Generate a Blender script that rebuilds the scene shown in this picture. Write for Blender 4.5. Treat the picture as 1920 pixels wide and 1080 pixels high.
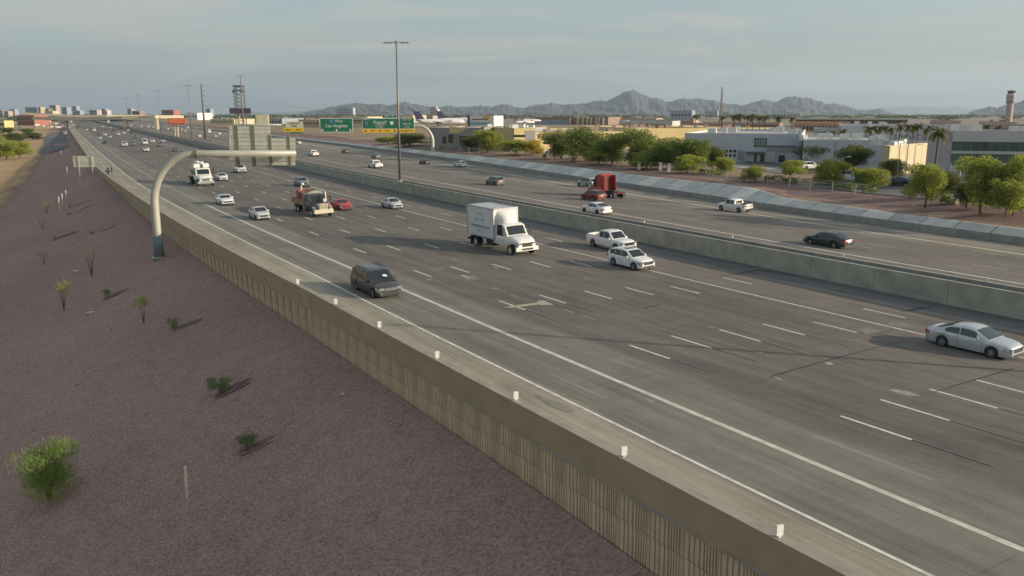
import bpy, bmesh, math, random
import numpy as np
from mathutils import Vector, Matrix
random.seed(7); RNG = np.random.RandomState(11)
for o in list(bpy.data.objects): bpy.data.objects.remove(o)
SC = bpy.context.scene
COL = SC.collection
# ---------------- camera ----------------
CAM_H = 12.4; FPX = 1550.0; PITCH = math.atan((540-213)/FPX)
cam = bpy.data.cameras.new('camera'); cam_o = bpy.data.objects.new('camera', cam); COL.objects.link(cam_o)
cam.sensor_width = 36; cam.lens = FPX/1920*36; cam.clip_start = .5; cam.clip_end = 60000
cam_o.location = (0, 0, CAM_H); cam_o.rotation_euler = (math.pi/2-PITCH, 0, 0)
SC.camera = cam_o
SC.render.resolution_x = 1024; SC.render.resolution_y = 576
# ---------------- light ----------------
SUN_EL = math.radians(15.5); SUN_AZ = math.radians(101.5)      # azimuth clockwise from +Y
sdir = Vector((math.sin(SUN_AZ)*math.cos(SUN_EL), math.cos(SUN_AZ)*math.cos(SUN_EL), math.sin(SUN_EL)))
W = bpy.data.worlds.new('World'); SC.world = W; W.use_nodes = True
nt = W.node_tree; nt.nodes.clear()
sky = nt.nodes.new('ShaderNodeTexSky'); sky.sky_type = 'NISHITA'; sky.sun_disc = False
sky.sun_elevation = SUN_EL; sky.sun_rotation = SUN_AZ
sky.air_density = 1.15; sky.dust_density = 4.5; sky.ozone_density = 1.0; sky.altitude = 350
tc = nt.nodes.new('ShaderNodeTexCoord')
# thin veil of streaky high cloud, soft noise on the view direction
mp = nt.nodes.new('ShaderNodeMapping'); mp.inputs['Scale'].default_value = (1.9, 1.9, 20); mp.inputs['Rotation'].default_value = (.06, -.09, .35)
nt.links.new(tc.outputs['Generated'], mp.inputs[0])
nz = nt.nodes.new('ShaderNodeTexNoise'); nz.inputs['Scale'].default_value = 1.6; nz.inputs['Detail'].default_value = 7; nz.inputs['Roughness'].default_value = .58; nz.inputs['Distortion'].default_value = 1.1
nt.links.new(mp.outputs[0], nz.inputs['Vector'])
rp = nt.nodes.new('ShaderNodeValToRGB'); rp.color_ramp.elements[0].position = .42; rp.color_ramp.elements[1].position = .62
nt.links.new(nz.outputs['Fac'], rp.inputs[0])
fm = nt.nodes.new('ShaderNodeMath'); fm.operation = 'MULTIPLY_ADD'; fm.inputs[1].default_value = .8; fm.inputs[2].default_value = .0
nt.links.new(rp.outputs[0], fm.inputs[0])
veil = nt.nodes.new('ShaderNodeMixRGB'); veil.inputs[0].default_value = .6; veil.inputs[2].default_value = (.78, 1.1, 1.32, 1)
nt.links.new(sky.outputs[0], veil.inputs[1])
mix = nt.nodes.new('ShaderNodeMixRGB'); mix.inputs[2].default_value = (1.9, 1.86, 1.66, 1)
nt.links.new(fm.outputs[0], mix.inputs[0]); nt.links.new(veil.outputs[0], mix.inputs[1])
bg = nt.nodes.new('ShaderNodeBackground'); bg.inputs['Strength'].default_value = .125
out = nt.nodes.new('ShaderNodeOutputWorld')
nt.links.new(mix.outputs[0], bg.inputs[0]); nt.links.new(bg.outputs[0], out.inputs[0])
sl = bpy.data.lights.new('sun', 'SUN'); sl.energy = 2.7; sl.angle = math.radians(.6); sl.color = (1, .86, .68)
so = bpy.data.objects.new('sun', sl); COL.objects.link(so); so.rotation_euler = sdir.to_track_quat('Z', 'Y').to_euler()
SC.view_settings.view_transform = 'Standard'; SC.view_settings.look = 'None'; SC.view_settings.gamma = 1
SC.view_settings.exposure = 1.22
SC.render.engine = 'CYCLES'
# ---------------- pixel / road geometry ----------------
CP, SP = math.cos(PITCH), math.sin(PITCH)
def back(x, y, z=0.0):                       # photo pixel (1920x1080) -> ground point at height z
    r = (( x-960)/FPX, CP+SP*(540-y)/FPX, -SP+CP*(540-y)/FPX)
    k = (z-CAM_H)/r[2]
    return r[0]*k, r[1]*k
def at(x, y, Y):                             # pixel at forward distance Y -> 3d point
    r = ((x-960)/FPX, CP+SP*(540-y)/FPX, -SP+CP*(540-y)/FPX); k = Y/r[1]
    return Vector((r[0]*k, Y, CAM_H+r[2]*k))
S_ = np.arange(-120., 2600., 2.0)
H_ = np.radians(np.interp(S_, [20, 110, 200], [-33.2, -30.2, -28.2]))
_xy = np.zeros((len(S_), 2)); _i0 = 70
for i in range(_i0+1, len(S_)): m = (H_[i]+H_[i-1])/2; _xy[i] = _xy[i-1]+2*np.array([math.sin(m), math.cos(m)])
for i in range(_i0-1, -1, -1): m = (H_[i]+H_[i+1])/2; _xy[i] = _xy[i+1]-2*np.array([math.sin(m), math.cos(m)])
_xy += np.array([10.9, 21.0])
def hd(s): return float(np.interp(s, S_, H_))
def rw(s, t):
    x = float(np.interp(s, S_, _xy[:, 0])); y = float(np.interp(s, S_, _xy[:, 1])); h = hd(s)
    return x+math.cos(h)*t, y-math.sin(h)*t
def stp(px, py):
    d = _xy-np.array([px, py]); i = int(np.argmin((d**2).sum(1))); h = H_[i]
    w = -d[i]; return S_[i]+w[0]*math.sin(h)+w[1]*math.cos(h), w[0]*math.cos(h)-w[1]*math.sin(h)
def ip(*pts):
    a = np.array(pts, float); return lambda s: float(np.interp(s, a[:, 0], a[:, 1]))
# lane lines: lateral offset as a function of distance along the road
T_BAR = ip((28, -2.85), (60, -2.85), (102, -3.9), (150, -4.7), (182, -5.4), (221, -6.3), (700, -6.6))
T_Y = ip((20, .25), (70, .62), (118, -.25), (150, -.86), (200, -1.5), (340, -2.1), (600, -2.3))
T_W = ip((20, 4.05), (60, 4.45), (110, 3.85), (169, 2.75), (215, 2.2), (260, 1.55), (700, 1.3))
T_A = ip((20, 9.75), (55, 8.8), (85, 8.4), (160, 7.9), (300, 7.0))
T_B = ip((20, 13.35), (55, 12.5), (85, 12.05), (160, 11.8), (300, 11.2))
T_C = ip((20, 16.85), (55, 16.4), (85, 16.05), (300, 15.6))
T_D = ip((20, 20.4), (60, 20.1), (300, 19.6))
T_E = ip((20, 23.8), (60, 23.7), (300, 23.3))
T_F = ip((20, 27.0), (100, 27.3), (400, 27.1))
T_G = ip((20, 30.4), (100, 30.7), (400, 30.8))
T_Z = ip((20, 33.5), (66, 33.8), (400, 34.3))
T_MW = ip((30, 36.8), (50, 37.2), (75, 37.8), (142, 38.2), (420, 38.6))
LINES = [T_BAR, T_Y, T_W, T_A, T_B, T_C, T_D, T_E, T_F, T_G, T_Z, T_MW]      # lane coordinate -1..10
def zn(t): return -.03*max(0., min(t, 34.))
T_OE = ip((30, 44.6), (53, 45.5), (70, 46.5), (86, 47.2), (139, 48.8), (240, 52.0), (420, 53.5))
T_OY = ip((30, 62.2), (48, 63.6), (76, 66), (97, 69.2), (118, 71.8), (163, 76.5), (198, 79.2), (320, 84), (700, 90))
T_OB = ip((30, 70.6), (52, 71.8), (83, 74.4), (128, 79.7), (216, 88), (350, 95), (700, 100))
def zo(t): return .1-.04*(max(38., min(t, 74.))-38.)
def zroad(t): return zn(t) if t < 37.6 else zo(t)
def px_st(x, y, zf=zroad):
    t = 10.
    for _ in range(25):
        s, t2 = stp(*back(x, y, zf(t))); t = .5*t+.5*t2
    return s, t
# ---------------- object helpers ----------------
def tag(o, label=None, cat=None, group=None, kind=None):
    if label: o['label'] = label
    if cat: o['category'] = cat
    if group: o['group'] = group
    if kind: o['kind'] = kind
    return o
def empty(name, loc=(0, 0, 0), rz=0, label=None, cat=None, group=None):
    o = bpy.data.objects.new(name, None); COL.objects.link(o); o.location = loc; o.rotation_euler = (0, 0, rz); o.empty_display_size = .3
    return tag(o, label, cat, group)
def link(name, me, parent=None, loc=None):
    o = bpy.data.objects.new(name, me); COL.objects.link(o)
    if parent: o.parent = parent
    if loc is not None: o.location = loc
    return o
class MB:
    """collects vertices and faces (with a material index) and links them as one mesh"""
    def __init__(s): s.v = []; s.f = []; s.m = []; s.uv = None; s.smooth = False
    def add(s, vs, fs, m=0):
        b = len(s.v); s.v += [tuple(p) for p in vs]; s.f += [tuple(b+i for i in f) for f in fs]; s.m += [m]*len(fs); return s
    def box(s, x0, x1, y0, y1, z0, z1, m=0, tap=0):
        t = tap
        return s.add([(x0, y0, z0), (x1, y0, z0), (x1, y1, z0), (x0, y1, z0), (x0+t, y0+t, z1), (x1-t, y0+t, z1), (x1-t, y1-t, z1), (x0+t, y1-t, z1)],
                     [(3, 2, 1, 0), (4, 5, 6, 7), (0, 1, 5, 4), (1, 2, 6, 5), (2, 3, 7, 6), (3, 0, 4, 7)], m)
    def bar(s, a, b, w, h=None, m=0, up=(0, 0, 1)):
        h = h or w; a = Vector(a); b = Vector(b); d = (b-a).normalized(); u = Vector(up)
        if abs(d.dot(u)) > .98: u = Vector((1, 0, 0))
        r = d.cross(u).normalized()*w/2; u = r.cross(d).normalized()*h/2
        vs = [p+q for p in (a, b) for q in (-r-u, r-u, r+u, -r+u)]
        return s.add(vs, [(0, 1, 2, 3), (7, 6, 5, 4), (0, 4, 5, 1), (1, 5, 6, 2), (2, 6, 7, 3), (3, 7, 4, 0)], m)
    def tube(s, pts, rad, n=8, m=0, cap=True):
        pts = [Vector(p) for p in pts]; rad = rad if hasattr(rad, '__len__') else [rad]*len(pts)
        b = len(s.v); r = None
        for i, p in enumerate(pts):
            d = (pts[min(i+1, len(pts)-1)]-pts[max(i-1, 0)]).normalized()
            if r is None:
                u = Vector((0, 0, 1)) if abs(d.z) < .95 else Vector((0, 1, 0)); r = d.cross(u).normalized()
            else: r = (r-d*r.dot(d)).normalized()
            q = r.cross(d).normalized()
            for k in range(n):
                a = 2*math.pi*k/n; s.v.append(tuple(p+(r*math.cos(a)+q*math.sin(a))*rad[i]))
        for i in range(len(pts)-1):
            for k in range(n):
                k2 = (k+1) % n; s.f.append((b+i*n+k, b+i*n+k2, b+(i+1)*n+k2, b+(i+1)*n+k)); s.m.append(m)
        if cap:
            s.f.append(tuple(b+k for k in range(n))[::-1]); s.f.append(tuple(b+(len(pts)-1)*n+k for k in range(n))); s.m += [m, m]
        return s
    def grid(s, rows, m=0, closed=False):
        """rows: list of equally long point lists"""
        n = len(rows[0]); vs = [p for r in rows for p in r]; fs = []
        for i in range(len(rows)-1):
            for k in range(n if closed else n-1):
                k2 = (k+1) % n; fs.append((i*n+k, i*n+k2, (i+1)*n+k2, (i+1)*n+k))
        return s.add(vs, fs, m)
    def mesh(s, name, mats):
        me = bpy.data.meshes.new(name); me.from_pydata(s.v, [], s.f)
        for m in (mats if isinstance(mats, (list, tuple)) else [mats]): me.materials.append(m)
        me.polygons.foreach_set('material_index', s.m)
        if s.smooth: me.polygons.foreach_set('use_smooth', [True]*len(me.polygons))
        if s.uv:
            l = me.uv_layers.new(name='UVMap'); vi = np.zeros(len(me.loops), int); me.loops.foreach_get('vertex_index', vi)
            l.data.foreach_set('uv', np.array(s.uv, float)[vi].ravel())
        me.update(); return me
    def build(s, name, mats, parent=None, loc=None): return link(name, s.mesh(name, mats), parent, loc)
def copy_tree(o, parent=None):
    c = o.copy(); COL.objects.link(c); c.parent = parent
    for ch in o.children: 
        k = copy_tree(ch, c); k.matrix_parent_inverse = ch.matrix_parent_inverse
    return c
# ---------------- materials ----------------
MATS = {}
def M(name, col, rough=.6, var=.1, scale=4., metal=0., bump=0., coat=0., detail=4, spec=.5, bdist=.02):
    if name in MATS: return MATS[name]
    m = bpy.data.materials.new(name); m.use_nodes = True; n = m.node_tree; b = n.nodes['Principled BSDF']
    b.inputs['Roughness'].default_value = rough; b.inputs['Metallic'].default_value = metal
    b.inputs['Coat Weight'].default_value = coat; b.inputs['Coat Roughness'].default_value = .08
    b.inputs['Specular IOR Level'].default_value = spec
    c = (*col, 1)
    if var or bump:
        t = n.nodes.new('ShaderNodeTexCoord'); z = n.nodes.new('ShaderNodeTexNoise'); z.inputs['Scale'].default_value = scale; z.inputs['Detail'].default_value = detail
        n.links.new(t.outputs['Object'], z.inputs['Vector'])
        r = n.nodes.new('ShaderNodeValToRGB'); r.color_ramp.elements[0].position = .3; r.color_ramp.elements[1].position = .7
        r.color_ramp.elements[0].color = tuple(max(0, x*(1-var)) for x in col)+(1,); r.color_ramp.elements[1].color = tuple(min(1, x*(1+var)) for x in col)+(1,)
        n.links.new(z.outputs['Fac'], r.inputs[0]); n.links.new(r.outputs[0], b.inputs['Base Color'])
        if bump:
            bp = n.nodes.new('ShaderNodeBump'); bp.inputs['Strength'].default_value = bump; bp.inputs['Distance'].default_value = bdist
            n.links.new(z.outputs['Fac'], bp.inputs['Height']); n.links.new(bp.outputs[0], b.inputs['Normal'])
    else: b.inputs['Base Color'].default_value = c
    MATS[name] = m; return m
def paint(name, col, metal=.0): return M('paint_'+name, col, .32, .03, 1.5, metal, 0, .35)
GLASS = M('glass_dark', (.015, .022, .026), .06, 0, spec=.7)
GLASSG = M('glass_green', (.03, .055, .05), .07, 0, spec=.7)
RUBBER = M('rubber', (.018, .018, .019), .85, .15, 8)
RIM = M('rim_alloy', (.42, .42, .43), .35, .08, 5, .7)
RIMW = M('rim_white', (.6, .6, .58), .4, .08, 5, .1)
RIMD = M('rim_dark', (.06, .06, .065), .4, .08, 5, .5)
PLAST = M('black_plastic', (.022, .022, .024), .6, .1, 6)
CHROME = M('chrome', (.65, .65, .65), .15, .03, 5, 1.)
LAMP = M('headlamp_glass', (.30, .32, .33), .1, .3, 12, .3, 0, .6)
TAIL = M('tail_lamp', (.35, .012, .012), .2, .1, 6, 0, 0, .4)
AMBER = M('amber_lamp', (.7, .25, .03), .25, .1, 6)
PLATE = M('plate_white', (.6, .6, .58), .5, .08, 9)
CHASSIS = M('chassis_black', (.025, .024, .024), .7, .2, 4)
GALV = M('galvanized_steel', (.42, .42, .39), .45, .12, 1.2, .35)
STEELP = M('steel_pole', (.2, .19, .18), .5, .12, 2, .4)
WOOD = M('weathered_wood', (.3, .2, .1), .8, .25, 5)
# ---------------- road surface material (u = metres along, v = lane coordinate) ----------------
def road_mat(name, stops, seams=True):
    m = bpy.data.materials.new(name); m.use_nodes = True; n = m.node_tree; b = n.nodes['Principled BSDF']; L = n.links.new
    b.inputs['Roughness'].default_value = .82; b.inputs['Specular IOR Level'].default_value = .3
    uv = n.nodes.new('ShaderNodeUVMap'); uv.uv_map = 'UVMap'
    def noise(sx, sy, det, dist=0):
        mp = n.nodes.new('ShaderNodeMapping'); mp.inputs['Scale'].default_value = (sx, sy, 1); L(uv.outputs[0], mp.inputs[0])
        z = n.nodes.new('ShaderNodeTexNoise'); z.inputs['Scale'].default_value = 1; z.inputs['Detail'].default_value = det; z.inputs['Distortion'].default_value = dist
        L(mp.outputs[0], z.inputs['Vector']); return z.outputs['Fac']
    def math_(op, a, bb, c=None):
        q = n.nodes.new('ShaderNodeMath'); q.operation = op
        for i, w in enumerate((a, bb) if c is None else (a, bb, c)):
            if isinstance(w, (int, float)): q.inputs[i].default_value = w
            else: L(w, q.inputs[i])
        return q.outputs[0]
    sp = n.nodes.new('ShaderNodeSeparateXYZ'); L(uv.outputs[0], sp.inputs[0]); u, v = sp.outputs[0], sp.outputs[1]
    wob = noise(.06, 2.5, 4); vv = math_('ADD', v, math_('MULTIPLY', math_('SUBTRACT', wob, .5), .5))
    r = n.nodes.new('ShaderNodeValToRGB'); cr = r.color_ramp
    lo, hi = stops[0][0], stops[-1][0]
    for i, (p, c) in enumerate(stops):
        e = cr.elements[i] if i < 2 else cr.elements.new(.5)
        e.position = (p-lo)/(hi-lo); e.color = (*c, 1)
    for i, (p, c) in enumerate(stops): cr.elements[i].position = (p-lo)/(hi-lo); cr.elements[i].color = (*c, 1)
    L(math_('DIVIDE', math_('SUBTRACT', vv, lo), hi-lo), r.inputs[0])
    st = noise(.018, 26, 5, .2); st2 = noise(.12, 9, 6, .4); gr = noise(9, 34, 2); bl = noise(.05, .6, 3)
    track = math_('COSINE', math_('MULTIPLY', v, 4*math.pi), 0)      # two wheel paths a lane
    k = math_('ADD', 1., math_('MULTIPLY', math_('SUBTRACT', st, .5), .62))
    k = math_('ADD', k, math_('MULTIPLY', math_('SUBTRACT', st2, .5), .7))
    mot = noise(.32, 1.15, 7, .3); k = math_('ADD', k, math_('MULTIPLY', math_('SUBTRACT', mot, .5), .55))
    mot2 = noise(1.6, 5.5, 4); k = math_('ADD', k, math_('MULTIPLY', math_('SUBTRACT', mot2, .5), .3))
    k = math_('ADD', k, math_('MULTIPLY', math_('SUBTRACT', gr, .5), .38))
    k = math_('ADD', k, math_('MULTIPLY', math_('SUBTRACT', bl, .5), .75))
    k = math_('ADD', k, math_('MULTIPLY', track, .06))
    # worn traces of older lane lines and grinding marks
    fo = math_('ABSOLUTE', math_('SUBTRACT', math_('FRACT', math_('ADD', v, .06), 0), .5), 0); lo_ = math_('LESS_THAN', fo, .022); wear = noise(.09, .9, 5)
    k = math_('ADD', k, math_('MULTIPLY', math_('MULTIPLY', lo_, math_('GREATER_THAN', wear, .56)), .3))
    fo2 = math_('ABSOLUTE', math_('SUBTRACT', math_('FRACT', math_('ADD', v, .31), 0), .5), 0); wear2 = noise(.05, 1.7, 5)
    k = math_('ADD', k, math_('MULTIPLY', math_('MULTIPLY', math_('LESS_THAN', fo2, .012), math_('GREATER_THAN', wear2, .58)), .26))
    if seams:
        fr = math_('FRACT', math_('DIVIDE', u, 18.6), 0); lt = math_('LESS_THAN', fr, .006); k = math_('SUBTRACT', k, math_('MULTIPLY', lt, .14))
        fv = math_('ABSOLUTE', math_('SUBTRACT', math_('FRACT', math_('ADD', v, .515), 0), .5), 0); lv = math_('LESS_THAN', fv, .008); k = math_('SUBTRACT', k, math_('MULTIPLY', lv, .28))
    hs = n.nodes.new('ShaderNodeVectorMath'); hs.operation = 'SCALE'; L(r.outputs[0], hs.inputs[0]); L(k, hs.inputs['Scale'])
    L(hs.outputs[0], b.inputs['Base Color'])
    bp = n.nodes.new('ShaderNodeBump'); bp.inputs['Strength'].default_value = .25; bp.inputs['Distance'].default_value = .02; L(gr, bp.inputs['Height']); L(bp.outputs[0], b.inputs['Normal'])
    return m
C_SH = (.275, .25, .195); C_L1 = (.16, .15, .128); C_MAIN = (.125, .112, .098); C_LS = (.135, .128, .125)
ROADN = road_mat('concrete_pavement_near', [(-1, C_SH), (-.06, C_SH), (.06, C_L1), (1.05, (.18, .168, .14)), (1.55, (.16, .15, .128)), (1.8, C_MAIN), (5, (.132, .118, .1)), (8.9, (.15, .13, .112)), (9.08, C_LS), (10, (.13, .125, .125))])
ROADO = road_mat('concrete_pavement_far', [(0, (.17, .145, .125)), (.5, (.16, .14, .12)), (5.5, (.15, .132, .115)), (6.6, (.2, .18, .15)), (8, (.2, .182, .155))])
SVAL = list(np.arange(-40, 120, 4.))+list(np.arange(120, 300, 10.))+list(np.arange(300, 700, 25.))+list(np.arange(700, 1701, 100.))
def ribbon(name, cols, vs, zf, mat, svals=SVAL, dz=0, sub=2):
    """cols: functions t(s); a sheet across them"""
    b = MB(); b.uv = []; rows = []
    for s in svals:
        row = []
        for i in range(len(cols)-1):
            a, c = cols[i](s), cols[i+1](s)
            for k in range(sub if i < len(cols)-2 else sub+1):
                f = k/sub; t = a+(c-a)*f; x, y = rw(s, t); row.append((x, y, zf(t)+dz)); b.uv.append((s, vs[i]+(vs[i+1]-vs[i])*f))
        rows.append(row)
    b.grid(rows); b.f = [f[::-1] for f in b.f]
    return tag(b.build(name, mat), kind='structure')
near_road = ribbon('road_oncoming', LINES, list(range(-1, 11)), zn, ROADN)
OC = [lambda s: T_MW(s)+1.6, T_OE]+[(lambda s, k=k: T_OE(s)+3.1*k) for k in range(1, 6)]+[T_OY, lambda s: T_OB(s)+.05]
far_road = ribbon('road_outgoing', OC, list(range(9)), zo, ROADO)
# ---------------- painted markings ----------------
WPAINT = M('road_paint_white', (.62, .60, .54), .7, .22, 2.5)
YPAINT = M('road_paint_yellow', (.58, .53, .36), .7, .2, 2.5)
FPAINT = M('road_paint_faded', (.30, .275, .225), .8, .25, 3)
BPAINT = M('road_sealer_black', (.045, .043, .042), .7, .2, 3)
def stripe(name, tf, w, s0, s1, mat, parent, step=4., zf=zroad, dz=.006):
    n = max(2, int((s1-s0)/step)+1); rows = []
    for s in np.linspace(s0, s1, n):
        a = rw(s, tf(s)-w/2); c = rw(s, tf(s)+w/2); rows.append([(*a, zf(tf(s)-w/2)+dz), (*c, zf(tf(s)+w/2)+dz)])
    b = MB(); b.grid(rows); b.f = [f[::-1] for f in b.f]; return b, name, mat, parent
def put(a, label=None):
    o = a[0].build(a[1], a[2], a[3])
    if label: o['label'] = label
    return o
put(stripe('edge_line', T_Y, .16, -38, 1400, WPAINT, near_road), 'solid white line beside the left barrier')
put(stripe('wide_line', T_W, .3, -38, 130, M('road_paint_wide', (.5, .49, .43), .75, .2, 2.5), near_road), 'wide solid white line between the first two lanes')
put(stripe('wide_line', T_W, .2, 130, 1400, FPAINT, near_road))
put(stripe('lane_line', T_F, .17, -38, 1400, WPAINT, near_road), 'solid white line of the inner lanes')
put(stripe('edge_line', T_Z, .14, -38, 1400, FPAINT, near_road), 'faded edge line by the median wall')
put(stripe('edge_line', T_OE, .3, -38, 1400, WPAINT, far_road, zf=zo), 'white edge line beyond the median wall')
put(stripe('edge_line', T_OY, .42, -38, 1400, YPAINT, far_road, zf=zo), 'pale line by the far roadside barrier')
put(stripe('edge_line', lambda s: T_OY(s)+3.2, .14, -38, 600, FPAINT, far_road, zf=zo))
PER = 13.45
def dashes(tf, ph, parent, zf, mat, w=.15, ln=3.2, black=True):
    bulk = MB(); s = ph
    while s < 1200:
        b = stripe('lane_dash', tf, w, s-ln, s, mat, parent, 1.6, zf)
        if s < 215: put(b)
        else: bulk.add(b[0].v, b[0].f)
        if black and s < 110: put(stripe('black_contrast_dash', tf, w*.7, s-ln-3.1, s-ln-.05, BPAINT, parent, 1.6, zf))
        s += PER
    tag(bulk.build('distant_lane_dashes', mat, parent), kind='stuff')
for tf, ph in ((T_A, 28.8-PER*4), (T_B, 29.3-PER*4), (T_C, 29.1-PER*4), (T_D, 28.9-PER*4), (T_E, 27.8-PER*4), (T_G, 28.9-PER*4)):
    dashes(tf, ph, near_road, zn, WPAINT)
for k, ph in ((1, 20.), (2, 19.6), (3, 19.2), (4, 25.4), (5, 25.)):
    dashes((lambda s, k=k: T_OE(s)+3.1*k), ph-4*PER, far_road, zo, FPAINT if k in (1, 4) else M('road_paint_worn', (.42, .39, .33), .75, .3, 3), .15, 3.2, False)
def px_poly(name, pts, mat, parent, dz=.009, label=None):
    b = MB(); vs = []
    for x, y in pts:
        s, t = px_st(x, y); X, Y = rw(s, t); vs.append((X, Y, zroad(t)+dz))
    n = len(vs); a = sum((vs[i][0]*vs[(i+1) % n][1]-vs[(i+1) % n][0]*vs[i][1]) for i in range(n))
    b.add(vs, [tuple(range(n)) if a > 0 else tuple(range(n))[::-1]]); o = b.build(name, mat, parent)
    if label: o['label'] = label
    return o
c1 = lambda *p: [(880+x/6, 500+y/6) for x, y in p]
px_poly('merge_arrow', c1((395, 458), (400, 452), (775, 404), (765, 385), (835, 382), (950, 428), (800, 434), (792, 424), (480, 464)), M('road_paint_worn_yellow', (.36, .325, .22), .75, .3, 3), near_road, label='faded merge arrow painted across the lane')
c4 = lambda *p: [(1540+x*.1875, 690+y*.1875) for x, y in p]
px_poly('faded_marking', c4((675, 224), (715, 211), (870, 235), (992, 280), (860, 278), (800, 262)), FPAINT, near_road)
px_poly('faded_marking', [(1543, 680), (1553, 678), (1564, 682), (1555, 685)], FPAINT, near_road)
px_poly('faded_marking', [(860, 516.5), (869, 515.5), (886, 520), (875, 522)], FPAINT, near_road)
px_poly('faded_marking', [(1450, 707), (1457, 707.5), (1470, 713), (1463, 713)], FPAINT, near_road)
for a in (((1060, 478), (1180, 516), (1180, 523), (1060, 486)), ((1232, 538), (1420, 590), (1410, 596), (1240, 545)), ((255, 238), (320, 240), (322, 248), (258, 248)), ((470, 318), (570, 348), (566, 353), (468, 325))):
    px_poly('old_lane_dash', c1(*a), FPAINT, near_road)
for x, y in ((925, 500), (822, 502), (800, 523), (927, 540), (847, 484), (882, 516), (683, 455), (1330, 612), (1420, 660), (1095, 520), (1620, 625), (1300, 546)):
    px_poly('old_lane_dash', [(x, y), (x+9, y+1.6), (x+11, y+3), (x+2, y+1.8)], FPAINT, near_road)
PATCH = M('road_patch_repair', (.185, .165, .135), .85, .3, 2)
for a in ([(1600, 616), (1628, 613), (1652, 622), (1624, 626)], [(868, 520), (884, 518), (900, 523), (880, 526)], [(760, 562), (800, 556), (812, 560), (772, 567)], [(1660, 607), (1690, 605), (1712, 612), (1684, 614)]): px_poly('patch_repair', a, PATCH, near_road, .005)
for a in ([(1003, 739), (1040, 752), (1080, 770), (1066, 774), (1028, 760)], [(1180, 735), (1230, 752), (1222, 756)]): px_poly('oil_stain', a, M('oil_stain', (.215, .195, .16), .8, .25, 1.5), near_road, .005)
for a in ([(1436, 711), (1453, 702), (1560, 672), (1700, 636), (1702, 637), (1560, 674.5), (1452, 705)], [(1720, 745), (1790, 722), (1900, 690), (1901, 691.5), (1790, 724.5)], [(1330, 522), (1420, 505), (1475, 497), (1476, 498), (1420, 507)], [(1690, 583), (1760, 571), (1761, 572), (1692, 585)], [(1205, 577), (1240, 570), (1241, 571.5), (1207, 579)]):
    px_poly('sealed_crack', a, BPAINT, near_road, .007)
# ---------------- left barrier and ribbed wall ----------------
PARA = M('parapet_brown_concrete', (.33, .25, .155), .85, .1, .9, 0, .1)
PTOP = M('barrier_top_concrete', (.30, .26, .22), .85, .15, 1.5)
RIB = M('ribbed_wall_concrete', (.5, .405, .27), .85, .16, 1.1, 0, .12)
def extrude(name, prof, tf, svals, mats, parent=None, closed=True, mi=None, zf=None):
    """prof: (dt, z) points anticlockwise looking along the road; mi: material per edge"""
    b = MB(); rows = []
    for s in svals:
        rows.append([(*rw(s, tf(s)+dt), z+(zf(s) if zf else 0)) for dt, z in prof])
    n = len(prof); vs = [p for r in rows for p in r]
    for i in range(len(rows)-1):
        for k in range(n if closed else n-1):
            k2 = (k+1) % n; b.f.append((i*n+k, i*n+k2, (i+1)*n+k2, (i+1)*n+k)); b.m.append(mi[k] if mi else 0)
    b.v = vs; b.f.append(tuple(range(n))[::-1]); b.f.append(tuple((len(rows)-1)*n+k for k in range(n))); b.m += [0, 0]
    return b.build(name, mats, parent)
wall = empty('retaining_wall', (*rw(30, -3.2), 0), 0, 'long brown retaining wall with ribbed panels under a smooth parapet along the left shoulder', 'wall')
def world_child(o, p):
    o.parent = p; o.matrix_parent_inverse = Matrix.LocRotScale(p.location, p.rotation_euler, None).inverted(); return o
o = extrude('parapet', [(-.42, -.16), (-.38, 1.0), (-.02, 1.0), (.0, .97), (.05, .0), (.05, -.2)], T_BAR, SVAL, [PARA, PTOP], mi=[0, 1, 1, 1, 1, 0]); world_child(o, wall)
o = extrude('coping_ledge', [(-.47, -.22), (-.47, -.13), (-.3, -.13), (-.3, -.22)], T_BAR, [s for s in SVAL if s < 260], [PTOP]); world_child(o, wall)
T_WALL = lambda s: T_BAR(s)-.34
ZW = ip((20, -2.6), (35, -2.15), (58, -2.05), (104, -1.55), (134, -1.35), (167, -.6), (197, -.15), (260, .05), (700, -.3))
def rib_mesh(w, h, seed):
    r = random.Random(seed); b = MB(); x = -w/2; pts = [(x, 0)]; 
    pat = [(.06, 0), (.05, -.07), (.065, 0), (.05, -.07), (.065, 0), (.05, -.07), (.065, 0), (.05, -.07), (.065, 0), (.05, -.07), (.12, .006), (.05, -.06), (.17, .01), (.05, -.06), (.15, .006), (.05, -.06), (.18, .01), (.05, -.06), (.08, .0)]
    tot = sum(p[0] for p in pat); k = w/tot
    pts = []
    for dx, d in pat: pts += [(x+.006, d), (x+dx*k-.006, d)]; x += dx*k
    top = [(p[0], p[1], h-.02-.05*(p[1] < -.01)) for p in pts]; bot = [(p[0], p[1], 0) for p in pts]; bk = [(-w/2, -.2, 0), (x, -.2, 0)]
    b.grid([bot, top]); n = len(pts)
    b.add([(p[0], p[1], p[2]) for p in top]+[(x, -.2, h-.02), (-w/2, -.2, h-.02)], [tuple(range(n+2))])
    return b.mesh('ribbed_panel', RIB)
RM = [rib_mesh(1.54, 1.0, 1), rib_mesh(1.54, 2.2, 2)]
s = 3.0; k = 0
while s < 205:
    h = hd(s)
    for row in (0, 1):
        if row and ZW(s) > -1.1: continue
        o = link('ribbed_panel', RM[row]); x, y = rw(s, T_WALL(s)+(.0, .035)[row]); o.location = (x, y, (-1.2, -3.42)[row])
        o.rotation_euler = (0, 0, math.pi/2-h); world_child(o, wall)
    s += 1.54
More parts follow.
